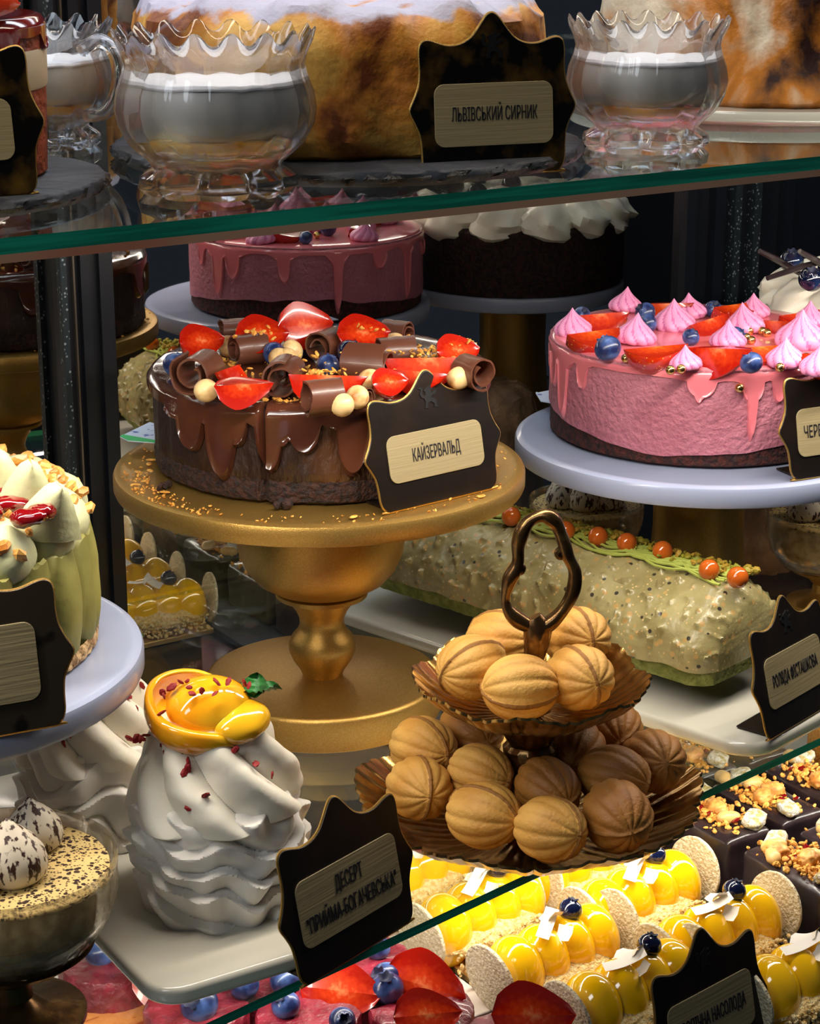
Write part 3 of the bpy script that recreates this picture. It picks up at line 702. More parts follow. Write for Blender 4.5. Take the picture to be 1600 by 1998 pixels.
o = put('cake_crumbs', g.mesh('cake_crumbs', crumb_o, False), None, gold_top); tag(o, 'golden caramel crumbs scattered on the gold stand around the chocolate cake', 'crumbs', kind='stuff')
o = put('cake_crumbs', scatter(G(), [tuple(at(px, py, -.404)-gold_top) for px, py in [(322, 948), (312, 950), (330, 944), (548, 978), (560, 984), (570, 976), (540, 986)]], .003, .005, .8).mesh('dark_crumb', choc_crumb), None, gold_top); tag(o, 'dark chocolate sponge crumbs fallen at the foot of the chocolate cake', 'crumbs', kind='stuff')

def note(label, pts, Z, green=False):
    w_ = [at(x, y, Z) for x, y in pts]; c = sum(w_, Vector())/len(w_)
    root = thing('paper_note', label, 'paper note', c)
    o2 = [(p.x-c.x, p.y-c.y) for p in w_]
    part('sheet', G().add(prism(o2[::-1], 0, .0006)), note_m, root, smooth=False)
    part('border', G().add(prism([(o2[i][0], o2[i][1]) for i in (2, 1, 0)] + [(o2[0][0]*.9, o2[0][1]*.9+.004), (o2[2][0]*.9, o2[2][1]+.006)][::1], .0006, .0009)), note_g if green else note_m, root, smooth=False)
note('white and green paper note sticking out behind the chocolate cake', [(234, 853), (250, 861), (310, 866), (330, 835), (292, 825)], -.3985, True)
note('small white paper note sticking out behind the pink cake', [(1045, 768), (1055, 784), (1085, 789), (1100, 770), (1075, 762)], -.4195)

# dark cake with cream behind
cc = thing('cream_topped_cake', 'dark chocolate cake under swirls of white cream with cherries and chocolate sticks, far right', 'cake', cream_top)
part('cake_body', G().add(lathe([(0, 0), (.117, 0), (.119, .003), (.119, .066), (.115, .070), (0, .070)], 96, lambda t, r, z, i: (r+.001*nz(cos(t)*12, sin(t)*12, z*60), z))), choc_crumb, cc)
g = G()
for k in range(13):
    a = 2*pi*k/13; rr = .094
    g.add(blob(.040, .028, .020, 26, 14, lambda d, k=k: 1+.3*nz(d.x*1.6+k, d.y*1.6, d.z*2)), 0, TM((rr*cos(a), rr*sin(a), .076), (.3, .1, a+.8)))
for k in range(6):
    a = k*1.05; g.add(blob(.042, .036, .020, 26, 14, lambda d, k=k: 1+.25*nz(d.x*1.6+k, d.y*1.6, 7)), 0, TM((.05*cos(a), .05*sin(a), .082), (0, .2, a)))
part('cream_swirls', g, cream, cc)
for px, py in [(1545, 505), (1583, 540), (1620, 520), (1660, 548), (1700, 500), (1780, 520), (1850, 560)]:
    p = at(px, py, -.428+.108)-cream_top; put('cherry', BBG, cc, (p.x, p.y, .106), (rnd(0, 1), 0, 0), 1.25)
for (x0, y0, x1, y1) in [(1482, 490, 1560, 533), (1497, 543, 1625, 505), (1560, 490, 1640, 540), (1600, 530, 1700, 560), (1700, 540, 1800, 500)]:
    p0 = at_depth(x0, y0, cream_top.y-.075)-cream_top; p1 = at_depth(x1, y1, cream_top.y-.045)-cream_top
    part('chocolate_stick', G().add(tube([p0, (p0+p1)/2+Vector((0, 0, .001)), p1], [.0022, .003, .0022], 6)), brown_ch, cc)
# ================================================================ upper shelf
def cup(label, px, py, s, hdl=None, rz=0, group=None):
    c = at(px, py, ZU)
    root = thing('glass_cup', label, 'dessert cup', c, rz, group)
    prof = [(0, .004), (.030, .002), (.040, .0), (.0440, .004), (.0430, .010), (.0365, .0150), (.041, .020), (.050, .028), (.0560, .039), (.0575, .048), (.0560, .058), (.0525, .067), (.0512, .073),
            (.0530, .080), (.0565, .0890), (.0560, .0900), (.0520, .0855), (.0485, .0775), (.0480, .072), (.0490, .066), (.0515, .057), (.0530, .048), (.0515, .039), (.046, .030), (.036, .023), (.020, .0200), (0, .0195)]
    prof = [(r*s, z*s) for r, z in prof]
    def fn(t, r, z, i):
        q = z/s
        if i in (13, 14, 15, 16):
            k = .5+.5*sin(18*t)*(1.25-.25*abs(sin(18*t))); w_ = 1 if i in (14, 15) else .45
            return r*(1+.03*w_*k), z + s*.0070*w_*(k-.5)
        if i <= 4: return r*(1+.11*abs(cos(4.5*t))-.05), z
        if i == 5: return r, z + .0012*s*cos(8*t)
        if 6 <= i <= 12: return r*(1+.030*abs(cos(9*t))**.7-.018), z
        return r, z
    part('glass_body', G().add(lathe([p for p in prof], 224, fn)), cup_glass, root)
    k = .985
    mk = [(0, .0335), (.020, .0335), (.0440, .0338), (.0482, .040), (.0508, .048), (.0496, .055), (.0482, .0600), (.0478, .0608), (0, .0608)]
    part('milk_cream', G().add(lathe([(r*s*k, z*s) for r, z in mk], 96, lambda t, r, z, i: (r*(1+.012*cos(14*t)), z + (.003*s*nz(cos(t)*3, sin(t)*3) if i in (1, 2) else 0)))), milk, root)
    part('foam', G().add(lathe([(r*s, z*s) for r, z in [(0, .0610), (.0480, .0610), (.0482, .0622), (.0470, .0640), (.03, .0636), (0, .0636)]], 96, lambda t, r, z, i: (r, z+.0012*s*nz(cos(t)*r*90, sin(t)*r*90)))), foam, root)
    part('jelly', G().add(lathe([(r*s, z*s) for r, z in [(0, .0205), (.018, .0210), (.0345, .0240), (.0425, .0290), (.0458, .0335), (.040, .0338), (0, .0332)]], 96, lambda t, r, z, i: (r, z + (.0045*s*abs(nz(cos(t)*4, sin(t)*4, 2)) if i in (3, 4) else 0)))), jelly_y, root)
    if hdl is not None:
        P_ = [(.047, .072), (.064, .080), (.078, .074), (.083, .058), (.078, .040), (.066, .028), (.050, .026)]
        pts = smooth_open([(a*s, 0, b*s) for a, b in P_], 6)
        part('handle', G().add(tube(pts, .0052*s, 14), 0, Matrix.Rotation(hdl, 4, 'Z')), cup_glass, root)
    return root
cup('scalloped glass cup of layered milk dessert, front left in front of the cheesecake', 425, 373, 1.0, group=None)
cup('scalloped glass cup of layered milk dessert, right of the cheesecake sign', 1258, 288, .925, group=None)
cup('glass cup with a curved handle, behind the upper left layered cake', 78, 284, .90, hdl=R(-35))

def slate_board(label, c, r, group=None):
    root = thing('slate_board', label, 'slate board', c - Vector((0, 0, .009)), group=group)
    part('board', G().add(lathe([(0, 0), (r-.004, 0), (r-.001, .003), (r, .005), (r-.001, .0075), (r-.003, .009), (0, .009)], 200,
         lambda t, rr, z, i: (rr + (.0028*nz(cos(t)*14, sin(t)*14, z*400) if rr > r*.9 else 0), z))), slate, root)
    part('chipped_rim', G().add(lathe([(r-.005, .0006), (r-.0006, .003), (r+.0006, .0052), (r-.002, .0078)], 240,
         lambda t, rr, z, i: (rr + .0034*nz(cos(t)*22, sin(t)*22, z*700)-.0005, z + .0008*nz(cos(t)*30, sin(t)*30)))), slate_edge, root)
    return root
chc = at(680, 272, ZP1)
slate_board('round dark slate board with chipped rim under the baked cheesecake', chc, .154)
cheesec = thing('baked_cheesecake', 'tall golden baked cheesecake dusted with powdered sugar on a slate board', 'cheesecake', chc+Vector((-.006, .024, 0)))
def chf(t, r, z, i):
    if r < .01: return r, z
    q = z/.09
    x, y = cos(t), sin(t)
    b = 1 + .035*nz(x*2.2, y*2.2, q*1.5) + .05*(.5-abs(nz(x*5, y*5, q*2.2))*1.6)*(r > .1) + .02*nz(x*6, y*6, q*5)-.02 + .012*sin(3*pi*q)*(1 if r > .1 else 0) + .012*nz(x*14, y*14, q*9)
    return r*b*.975, z + (.010*nz(x*r*22, y*r*22, 4) + .005*nz(x*r*60, y*r*60, 9) if i > 9 else 0)
part('crust', G().add(lathe([(0, .0), (.128, .0), (.133, .003), (.137, .012), (.138, .024), (.139, .036), (.1395, .048), (.140, .060), (.1395, .070), (.137, .079), (.132, .087), (.124, .092), (.113, .093), (.10, .090), (.085, .088), (.07, .088), (.05, .0885), (.03, .089), (.012, .089), (0, .089)], 200, chf)), cheese, cheesec)

tc_ = Vector((.275, 1.64, ZU+.011+CH))
pl_ = thing('cake_plate', 'pale flat cake plate under the torched meringue cake at upper right', 'plate', tc_-Vector((0, 0, .0105)))
part('plate', G().add(lathe([(0, 0), (.145, 0), (.150, .003), (.1505, .008), (.149, .0105), (0, .0105)], 128)), ceramic, pl_)
tcake = thing('torched_meringue_cake', 'tall torched meringue cake with burnt brown swirls, upper right corner', 'cake', tc_)
def tf(t, r, z, i):
    if r < .01: return r, z
    x, y = cos(t), sin(t); q = z/.13
    return r*(1 + .045*nz(x*4.5, y*4.5, q*1.3) + .03*abs(sin(9*t+3*nz(q*3, t)))*.8 + .03*nz(x*10, y*10, q*3)), z + (.008*nz(x*r*60, y*r*60) if i > 10 else 0)
part('meringue', G().add(lathe([(0, 0), (.122, 0)] + [(.126-.006*(k/9)**2, .004+.122*k/9) for k in range(10)] + [(.112, .136), (.08, .140), (.04, .143), (0, .143)], 220, tf)), toast, tcake)

slc = at(-205, 345, ZP1)
slate_board('round dark slate board with chipped rim at the upper left corner', slc, .122)
lc = thing('layered_red_cake', 'layered cake with red glazed side, cut off by the upper left edge', 'cake', slc + Vector((0, .012, 0)))
part('cake_body', G().add(lathe([(0, 0), (.083, 0), (.085, .002), (.086, .03), (.087, .086), (.084, .089), (0, .089)], 120, lambda t, r, z, i: (r+.001*nz(cos(t)*15, sin(t)*15, z*80), z))), M('sponge_orange', hexc('a0421c'), .6, col2=hexc('6a2410'), ns=60, bump=1, bs=200, bd=.004), lc)
part('glaze', G().add(drip_glaze(.087, .089, [(a, .012+.01*((a*7) % 5)/5, 6) for a in range(0, 360, 30)], base=.006, seg=240)), M('red_glaze', hexc('7a160e'), .12, coat=.8), lc)
part('cream_band', G().add(lathe([(.0868, .05), (.0876, .052), (.0879, .07), (.087, .072)], 120)), M('cream_band', hexc('c9b79a'), .5), lc)
put('strawberry', ST_HALF, lc, (.05, -.045, .098), (R(20), 0, R(20)), 1.7)
put('strawberry', ST_HALF, lc, (.012, -.055, .098), (R(20), 0, R(80)), 1.5)

# ================================================================ middle shelf
def plate_box(label, c, yaw, w_, d_, th=.011, r=.028, mat_=ceramic, nm='serving_plate'):
    root = thing(nm, label, 'plate', c, yaw)
    part('dish', G().add(prism(rrect(w_, d_, r, 8), 0, th, .0035)), mat_, root)
    return root
# pistachio roll
A_ = at(735, 1190, -.583); B_ = at(1360, 1395, -.583)
dx = (B_-A_).normalized(); yaw = atan2(dx.y, dx.x); side = Vector((-dx.y, dx.x, 0))
if side.y < 0: side = -side
L_ = .345; HW = .050; HH = .088
mid = (A_+B_)/2 + side*HW - dx*.004
rp = plate_box('long white rounded rectangular plate under the pistachio roll', Vector((mid.x, mid.y, ZM+CH)) + dx*.012 + side*.006, yaw, .435, .160)
roll = thing('pistachio_roll', 'long pale green pistachio roll studded with chopped nuts on a white plate', 'roll cake', mid, yaw)
def sect(t, x):
    """t 0..1 around from near bottom edge over the top to the far bottom edge"""
    a = pi*(1.10 - 1.20*t); y = -HW*1.04*cos(pi - a) if False else HW*1.05*cos(a); z = HH*.47 + HH*.53*sin(a)
    return y, z
def roll_shell(x0, x1, grow, nx, nt, t0, t1, bump):
    v = []; f = []
    for i in range(nx+1):
        x = x0+(x1-x0)*i/nx; ex = max(0, abs((x-(x0+x1)/2)/((x1-x0)/2))); s = (1-max(0, (ex-.86)/.14)**2.5*.30)
        for k in range(nt+1):
            t = t0+(t1-t0)*k/nt; y, z = sect(t, x); n_ = bump*(nz(x*38, t*7, 1)*.0028+max(0, nz(x*150, t*26, 5)-.22)*.008 + nz(x*15, t*3, 4)*.004)
            lipz = bump*.003*nz(x*40, 9) if k in (0, nt) else 0
            v.append((x, y*(s+grow/HW)+(n_ if y > 0 else -n_)*abs(y)/HW, (z-HH*.4)*(s+grow/HH)+HH*.4+n_*max(0, (z/HH))+lipz))
    for i in range(nx):
        for k in range(nt): f.append((i*(nt+1)+k, i*(nt+1)+k+1, (i+1)*(nt+1)+k+1, (i+1)*(nt+1)+k))
    f.append(tuple(range(nt+1))); f.append(tuple(nx*(nt+1)+k for k in range(nt+1))[::-1])
    return v, f
g = G()
def inner():
    v = []; f = []; nx, nt = 60, 30
    for i in range(nx+1):
        x = -L_/2+.004+(L_-.008)*i/nx
        for k in range(nt+1):
            t = k/nt; y, z = sect(t, x); s_ = 1-max(0, (abs(x)/(L_/2)-.86)/.14)**2.5*.33; y *= s_; z = (z-HH*.4)*s_+HH*.4; v.append((x, y*.93+.0016*nz(x*200, k), max(.0, z*.95-.001+(.0 if 3 < k < nt-3 else -.006))))
    for i in range(nx):
        for k in range(nt): f.append((i*(nt+1)+k, i*(nt+1)+k+1, (i+1)*(nt+1)+k+1, (i+1)*(nt+1)+k))
    f.append(tuple(range(nt+1))); f.append(tuple(nx*(nt+1)+k for k in range(nt+1))[::-1])
    return v, f
part('sponge', G().add(inner()), pist_gr, roll)
part('nut_glaze', G().add(roll_shell(-L_/2, L_/2, .001, 260, 110, .025, .975, 1)), pist_gl, roll)
rtop = lambda x, y: HH*.47+HH*.53*sqrt(max(0, 1-(y/(HW*1.05))**2))+.003
YR = .006
strands = G()
for k in range(26):
    y0 = YR + rnd(-.017, .017); pth = []; ph_ = rnd(0, 9); am = rnd(.003, .009)
    for i in range(60):
        x = -L_/2*.95 + L_*.93*i/59; y = y0+am*sin(x*rnd(54, 56)+ph_)+.003*nz(x*60, k)
        pth.append((x, y, rtop(x, y)+.0008+abs(nz(x*40, k, 3))*.003))
    strands.add(tube(pth, .0011, 6))
stuffp(part('pistachio_cream_strands', strands, noodle, roll))
g = G(); pts = []
for _ in range(520):
    x = rnd(-L_/2*.95, L_/2*.95); y = YR+.004+random.gauss(0, .008); pts.append((x, y, rtop(x, y)+rnd(.001, .0055)))
stuffp(part('chopped_nuts', scatter(g, pts, .0013, .0036, .6), nutmix, roll, smooth=False))
AM = G().add(blob(.0078, .0078, .0080, 20, 12)).mesh('jelly_bead', amber)
for px, py in [(954, 1025), (1088, 1044), (1167, 1050), (1223, 1062), (1293, 1078), (1383, 1115), (1468, 1137), (1496, 1179)]:
    zz = -.583+rtop(0, YR)+.004; p = at(px, py, zz); q = Matrix.Rotation(-yaw, 3, 'Z') @ (p-mid)
    put('jelly_bead', AM, roll, (max(-L_/2*.96, min(L_/2*.97, q.x)), max(-.012, min(.024, q.y)), rtop(0, YR)+.005))
for x in (-.150, -.12): put('jelly_bead', AM, roll, (x, YR, rtop(0, YR)+.005))

# tiered tray with walnut cookies
tr = at_depth(1036, 1530, 1.187); TX, TY = .0754, 1.187
tray = thing('tiered_tray', 'two-tier antique brass tray of leaf-shaped dishes with an ornate ring handle', 'tiered tray', (TX, TY, ZM+CH))
def dish(R_, z0, h, nl, rotp):
    def fn(t, r, z, i):
        q = r/R_; k = ((t+rotp)*nl/(2*pi)) % 1; leaf = 1-abs(2*k-1)
        lob = 1 + .075*(leaf**.55-.5)*q**5 + .022*q**5*abs(sin(nl*3.5*(t+rotp)))
        return r*lob, z + .0045*q**4*(leaf-.5)*1.6 - .0012*q*abs(sin(nl*2.5*(t+rotp)))
    pr = [(0, z0), (R_*.3, z0), (R_*.55, z0+h*.10), (R_*.75, z0+h*.32), (R_*.9, z0+h*.66), (R_, z0+h), (R_*.995, z0+h+.0018), (R_*.89, z0+h*.66+.002), (R_*.74, z0+h*.32+.002), (R_*.54, z0+h*.10+.002), (R_*.28, z0+.002), (0, z0+.002)]
    return lathe(pr, nl*28, fn)
ZL = .010; ZUP = .088
part('lower_dish', G().add(dish(.107, ZL, .026, 9, .2)), brass, tray)
part('upper_dish', G().add(dish(.071, ZUP, .024, 8, .5)), brass, tray)
part('foot', G().add(lathe([(0, 0), (.030, 0), (.033, .003), (.028, .006), (.015, .008), (.012, .0105), (0, .0105)], 64, lambda t, r, z, i: (r*(1+.04*cos(8*t)), z))), brass, tray)
part('column', G().add(lathe([(.012, ZL), (.017, ZL+.004), (.013, ZL+.012), (.010, ZL+.020), (.0135, ZL+.030), (.016, ZL+.040), (.0165, ZL+.055), (.014, ZL+.058), (.018, ZL+.066), (.019, ZUP), (.012, ZUP+.002), (.0, ZUP+.003)], 64, lambda t, r, z, i: (r*(1+.04*cos(7*t+z*160)), z))), brass_dk, tray)
def tp(px, py): p = at_depth(px, py, TY); return (p.x-TX, 0, p.z-(ZM+CH))
ring = smooth_closed([tp(*q) for q in [(1058, 1006), (1082, 1018), (1097, 1050), (1108, 1085), (1122, 1118), (1116, 1160), (1090, 1200), (1062, 1222), (1036, 1222), (1006, 1206), (987, 1178), (993, 1135), (1010, 1100), (1012, 1060), (1028, 1022)]], 6)
n_ = len(ring); radii = [.0043*(1+.45*nz(i*.09, 3)+.12*sin(2*pi*i/n_*7)) for i in range(n_)]
part('ring_handle', G().add(tube(ring, radii, 12, True, 1.15)), brass_dk, tray)
for sgn, c_ in ((1, (1012, 1112)), (-1, (1096, 1082))):
    sp = []
    for i in range(16):
        a = i*.42; rr = 13*(1-i/19); sp.append(tp(c_[0]+sgn*rr*cos(a+2.5), c_[1]+rr*sin(a+2.5)))
    part('scroll', G().add(tube(sp, [.0030*(1-.02*i) for i in range(16)], 8)), brass_dk, tray)
part('stem', G().add(tube([(0, 0, ZUP), (.0, 0, ZUP+.022), (.001, 0, ZUP+.032), (.003, 0, ZUP+.046), (.004, 0, ZUP+.058), (.001, 0, ZUP+.064)], [.0075, .006, .0055, .008, .0095, .005], 14, False, .8)), brass_dk, tray)

def cookie_mesh(name, mat, seed):
    def fn(d):
        a = atan2(d.y, d.x); st = sqrt(max(0, 1-d.z*d.z))
        seam = exp(-(d.x/.055)**2)
        r = 1 + .085*(abs(cos(5.5*(a+pi/2)))**.6-.6)*st**.6*(1-exp(-(d.x/.18)**2)) + .065*seam + .012*noise.noise(d*2.2+Vector((seed, 0, 0)))
        if seam > .1: r += .03*noise.noise(d*9+Vector((seed, 0, 0)))
        return r
    g = G().add(blob(.0205, .0195, .0235, 110, 48, fn))
    m = []
    for f in g.f:
        c = sum((Vector(g.v[i]) for i in f), Vector())/len(f); m.append(1 if abs(c.x) < .0013 else 0)
    g.m = m; return g.mesh(name, [mat, cookie_s], True)
CK = [cookie_mesh('walnut_cookie', cookie_m, s) for s in (1, 5, 9)]; CKD = [cookie_mesh('walnut_cookie', cookie_d, s) for s in (3, 7)]
def cookie(label, px, py, zl, rot, dark, s, grp):
    p = at(px, py, ZM+zl)
    o = put('walnut_cookie', (CKD if dark else CK)[int(px) % (2 if dark else 3)], None, p, tuple(R(a) for a in rot), s)
    tag(o, label, 'cookie', grp); return o
g1 = 'walnut-shaped cookies on the upper dish'; g2 = 'walnut-shaped cookies on the lower dish'
TU = 'walnut-shaped cookie on the upper dish, '; TL = 'walnut-shaped cookie on the lower dish, '
for a in [(TU+'leftmost, its seam on the left side', 922, 1302, .120, (90, 20, -55), 0, 1.0, g1),
          (TU+'at the back just left of the handle stem', 978, 1250, .123, (80, 0, 60), 0, 1.0, g1),
          (TU+'palest, at the very front', 1015, 1342, .116, (90, 75, 100), 0, 1.0, g1),
          (TU+'behind the stem on the right', 1127, 1245, .122, (75, 0, 20), 0, 1.02, g1),
          (TU+'browned, at the front right', 1130, 1322, .117, (80, -10, 25), 0, 1.02, g1),
          (TL+'leftmost of the back row', 826, 1458, .052, (85, 0, 40), 0, 1.0, g2),
          (TL+'leftmost of all, at the rim', 818, 1538, .044, (80, 10, 15), 0, 1.0, g2),
          (TL+'against the left back rim, half under the upper dish', 920, 1424, .052, (85, 80, 20), 1, 1.03, g2),
          (TL+'second row, left of the dark column', 938, 1508, .052, (90, 30, 50), 0, .92, g2),
          (TL+'front row, second from the left', 944, 1590, .043, (85, -10, 55), 0, 1.02, g2),
          (TL+'directly in front of the dark column', 1068, 1540, .048, (90, 70, 30), 1, .98, g2),
          (TL+'front row centre, nearest the viewer', 1074, 1618, .043, (80, 20, 40), 0, 1.0, g2),
          (TL+'right beside the dark column', 1122, 1462, .053, (90, 20, -10), 1, .98, g2),
          (TL+'at the back right under the upper dish', 1192, 1425, .052, (80, 60, 0), 1, 1.05, g2),
          (TL+'rightmost, round with vertical seam', 1273, 1485, .050, (70, 0, 15), 1, 1.02, g2),
          (TL+'second row right, with a diagonal seam', 1197, 1515, .052, (90, 50, 60), 1, .98, g2),
          (TL+'front row right, darkest and broad', 1204, 1592, .045, (85, 80, 10), 1, 1.06, g2)]:
    cookie(*a)

# meringue desserts
def cream_swirl(R0, H, lobes, tw, seg=280, rings=60, pw=.7, depth=.27, amp=.0):
    v = []; f = []
    for i in range(rings+1):
        q = i/rings; base = R0*(1-.50*q**1.5)*(min(1, q/.07)**.5 if q < .07 else 1)
        if q > .86: base *= sqrt(max(0, 1-((q-.86)/.14)**2))*.98+.02
        for k in range(seg):
            t = 2*pi*k/seg; s = (t*lobes/(2*pi)+tw*q) % 1
            l_ = sin(pi*s**1.9)**.55; sk = 1
            r = base*(1-depth*(1-l_*sk)*(.75+.4*q)) + .0012*nz(cos(t)*2, sin(t)*2, q*6)
            v.append((r*cos(t), r*sin(t), H*q + .004*H*10*(l_-.5)*.12*(1-q*.3)))
    for i in range(rings):
        for k in range(seg): k2 = (k+1) % seg; f.append((i*seg+k, i*seg+k2, (i+1)*seg+k2, (i+1)*seg+k))
    f.append(tuple(range(seg))[::-1]); f.append(tuple(rings*seg+k for k in range(seg)))
    return v, f
def ruffle(R0, H, seg=240, rings=70, seed=0, nl=3.6):
    v = []; f = []
    for i in range(rings+1):
        q = i/rings; prof = (.84+.16*sin(pi*(q*.9+.1))**.5)
        for k in range(seg):
            t = 2*pi*k/seg
            ph_ = q*nl + 1.5*nz(cos(t)*1.6+seed, sin(t)*1.6, q*1.5)+.30*sin(2*t+seed)
            l_ = (ph_ % 1)**.55*(1 if ph_ % 1 < .86 else (1-ph_ % 1)/.14)
            r = R0*prof*((.86+.15*l_) + .09*nz(cos(t)*3.2+seed, sin(t)*3.2, q*2.4) + .03*sin(11*t+6*nz(q*2.5, seed)))
            v.append((r*cos(t), r*sin(t), H*q))
    for i in range(rings):
        for k in range(seg): k2 = (k+1) % seg; f.append((i*seg+k, i*seg+k2, (i+1)*seg+k2, (i+1)*seg+k))
    f.append(tuple(range(seg))[::-1]); f.append(tuple(rings*seg+k for k in range(seg)))
    return v, f
LEAF = (lambda: G().add(([(x*.009, (w_*.0042*sin(pi*min(1, .08+.92*(x)))**.8*(1+.12*sin(x*40))), .003*abs(w_)-.004*x*x+.0004*sin(x*30)) for x in [i/14 for i in range(15)] for w_ in (-1, -.5, 0, .5, 1)],
     [(i*5+k, i*5+k+1, (i+1)*5+k+1, (i+1)*5+k) for i in range(14) for k in range(4)])))()
lm = LEAF.mesh('mint_leaf', mint)
RB = [chip_mesh('raspberry_bit', redbit, .0028, seed=s) for s in (1, 4, 8)]
def fruit_mesh():
    g = G()
    def fold(cx, cy, cz, rx, ry, rz, rot): g.add(blob(rx, ry, rz, 40, 24, lambda d: 1+.06*nz(d.x*1.5+cx*90, d.y*1.5, d.z)), 0, TM((cx, cy, cz), rot))
    fold(.004, -.002, .010, .021, .017, .013, (.15, .2, .2))
    fold(.017, -.011, .005, .016, .013, .009, (0, .2, .8))
    # outer curled slice around them
    v = []; f = []; n = 46
    for i in range(n+1):
        a = R(60)+R(235)*i/n; e_ = sin(pi*i/n)**.4; rr = .024+.003*sin(i*.2)
        for k in range(9):
            w_ = k/8; hh = (.022*w_)*e_; o_ = .004*sin(pi*w_)+.004*w_
            v.append(((rr+o_)*cos(a), (rr+o_)*sin(a)*.82, hh-.002))
        for k in range(8, -1, -1):
            w_ = k/8; hh = (.022*w_)*e_; o_ = .004*sin(pi*w_)+.004*w_-.0035
            v.append(((rr+o_)*cos(a), (rr+o_)*sin(a)*.82, hh-.002))
    for i in range(n):
        for k in range(18): k2 = (k+1) % 18; f.append((i*18+k, i*18+k2, (i+1)*18+k2, (i+1)*18+k))
    f.append(tuple(range(18))); f.append(tuple(n*18+k for k in range(18)))
    g.add((v, f)); return g.mesh('mango_slices', mango, True)
FR = fruit_mesh()
def pavlova(label, c, rz, seed, s=1):
    root = thing('meringue_dessert', label, 'meringue dessert', c, rz)
    part('meringue_base', G().add(ruffle(.054*s, .070*s, seed=seed)), meringue, root)
    part('cream_swirl', G().add(cream_swirl(.0545*s, .066*s, 7, 1.5)), cream, root, loc=(0, 0, .056*s), rot=(R(2), R(-3), 0))
    put('mango_slices', FR, root, (-.006, -.004, .112*s), (R(16), R(-8), R(10)), 1.2*s)
    for k, (a, b) in enumerate([(20, -35), (150, -25), (85, -60)]):
        put('mint_leaf', lm, root, (.0235, -.002, .126*s), (0, R(b), R(a)), 1.7)
    rr = random.Random(seed+2)
    for i in range(30):
        if i < 14: p = (rr.uniform(-.028, .022), rr.uniform(-.027, -.010), .0); p = (p[0], p[1], s*(.127+.0145*sqrt(max(0, 1-((p[0]+.001)/.034)**2-((p[1]+.008)/.027)**2))))
        elif i < 18: p = (-.040+rr.uniform(-.004, .004), -.018+rr.uniform(-.004, .004), .108*s)
        else:
            a = R(rr.uniform(-150, -35)); q = rr.uniform(.25, .8); r_ = .0545*s*(1-.5*q**1.5)*.97; p = (r_*cos(a), r_*sin(a), .056*s+.066*s*q)
        put('raspberry_bit', RB[i % 3], root, p, (rr.uniform(0, 3), rr.uniform(0, 3), rr.uniform(0, 3)), rr.uniform(.7, 1.3))
    return root
ZPl = ZM+.011
c1_ = at(430, 1742, ZPl); c2_ = at(188, 1610, ZPl)
dpl = (at(350, 1915, ZPl)-at(660, 1800, ZPl)).normalized()
corner = at(345, 1918, ZPl)
u_ = Matrix.Rotation(R(-2), 3, 'Z') @ E; v_ = Vector((-u_.y, u_.x, 0))
cpl = corner + u_*.055 + v_*.150
plate_box('white square-cornered plate carrying the two meringue desserts', Vector((cpl.x, cpl.y, ZM+CH)), atan2(u_.y, u_.x), .140, .315, .011, .020)
pavlova('white swirled meringue dessert with mango slices and mint, in front of the gold stand', c1_, 0, 3)
pavlova('white swirled meringue dessert half hidden behind the left cake stand', c2_, .5, 8, .93)

# goblets
def goblet(label, c, s, kisses, group=None, H=.107, rim=.064, k0=1):
    root = thing('dessert_goblet', label, 'dessert bowl', c, group=group); root.scale = (k0, k0, k0)
    zr = H; R_ = rim
    part('foot', G().add(lathe([(0, 0), (.040*s, 0), (.043*s, .002), (.043*s, .005), (.038*s, .0065), (.020*s, .009), (.012*s, .015), (.011*s, .024), (.020*s, .032), (.040*s, .040), (.050*s, .047), (.047*s, .047), (.02*s, .036), (0, .034)], 96)), brass_dk if s > .9 else gold, root)
    def hob(t, r, z, i):
        if 1 <= i <= 14:
            k = ((t*26/(2*pi)) + (i % 2)*.5) % 1; return r*(1+.025*(1-abs(2*k-1))), z
        return r, z
    pr = [(0, .040)] + [(R_*(.70+.30*sin(pi/2*k/13)**.9)*.985, .046+(zr-.062)*k/13) for k in range(14)] + [(R_*1.0, zr-.010), (R_*1.01, zr-.001), (R_*1.0, zr), (R_*.972, zr-.002), (R_*.962, zr-.012), (R_*.95, zr-.03), (R_*.9, .062), (R_*.7, .049), (0, .046)]
    part('glass_bowl', G().add(lathe(pr, 208, hob)), bowl_glass, root)
    part('dessert_cream', G().add(lathe([(0, .0465), (R_*.66, .0485), (R_*.86, .062), (R_*.91, zr-.032), (R_*.93, zr-.012), (R_*.93, zr-.008)], 96)), tira_side, root)
    part('cocoa_top', G().add(lathe([(R_*.94, zr-.0085), (R_*.93, zr-.0072), (R_*.7, zr-.0065), (0, zr-.0065)], 96, lambda t, r, z, i: (r, z+.001*nz(cos(t)*r*80, sin(t)*r*80)))), tira, root)
    for x, y, k in kisses:
        put('meringue_dollop', DOL, root, (x, y, zr-.008), (rnd(-.1, .1), rnd(-.1, .1), rnd(0, 6)), k)
    return root
DOL = G().add(lathe([(0, 0), (.0125, 0), (.0165, .004), (.0175, .009), (.0165, .015), (.013, .021), (.0085, .026), (.004, .030), (.001, .0335), (0, .034)], 48, lambda t, r, z, i: (r*(1+.03*nz(cos(t)*2, sin(t)*2, z*90)), z))).mesh('meringue_dollop', kiss_cocoa)
gb = at(28, 1990, ZM)
goblet('cut-glass goblet of cocoa-dusted cream dessert on a bronze foot, bottom left corner', gb, .9+.01, [(.008, -.012, 1.05), (-.016, -.026, 1.15), (-.03, .012, 1.0), (.012, .026, .9)], H=.098, rim=.059)
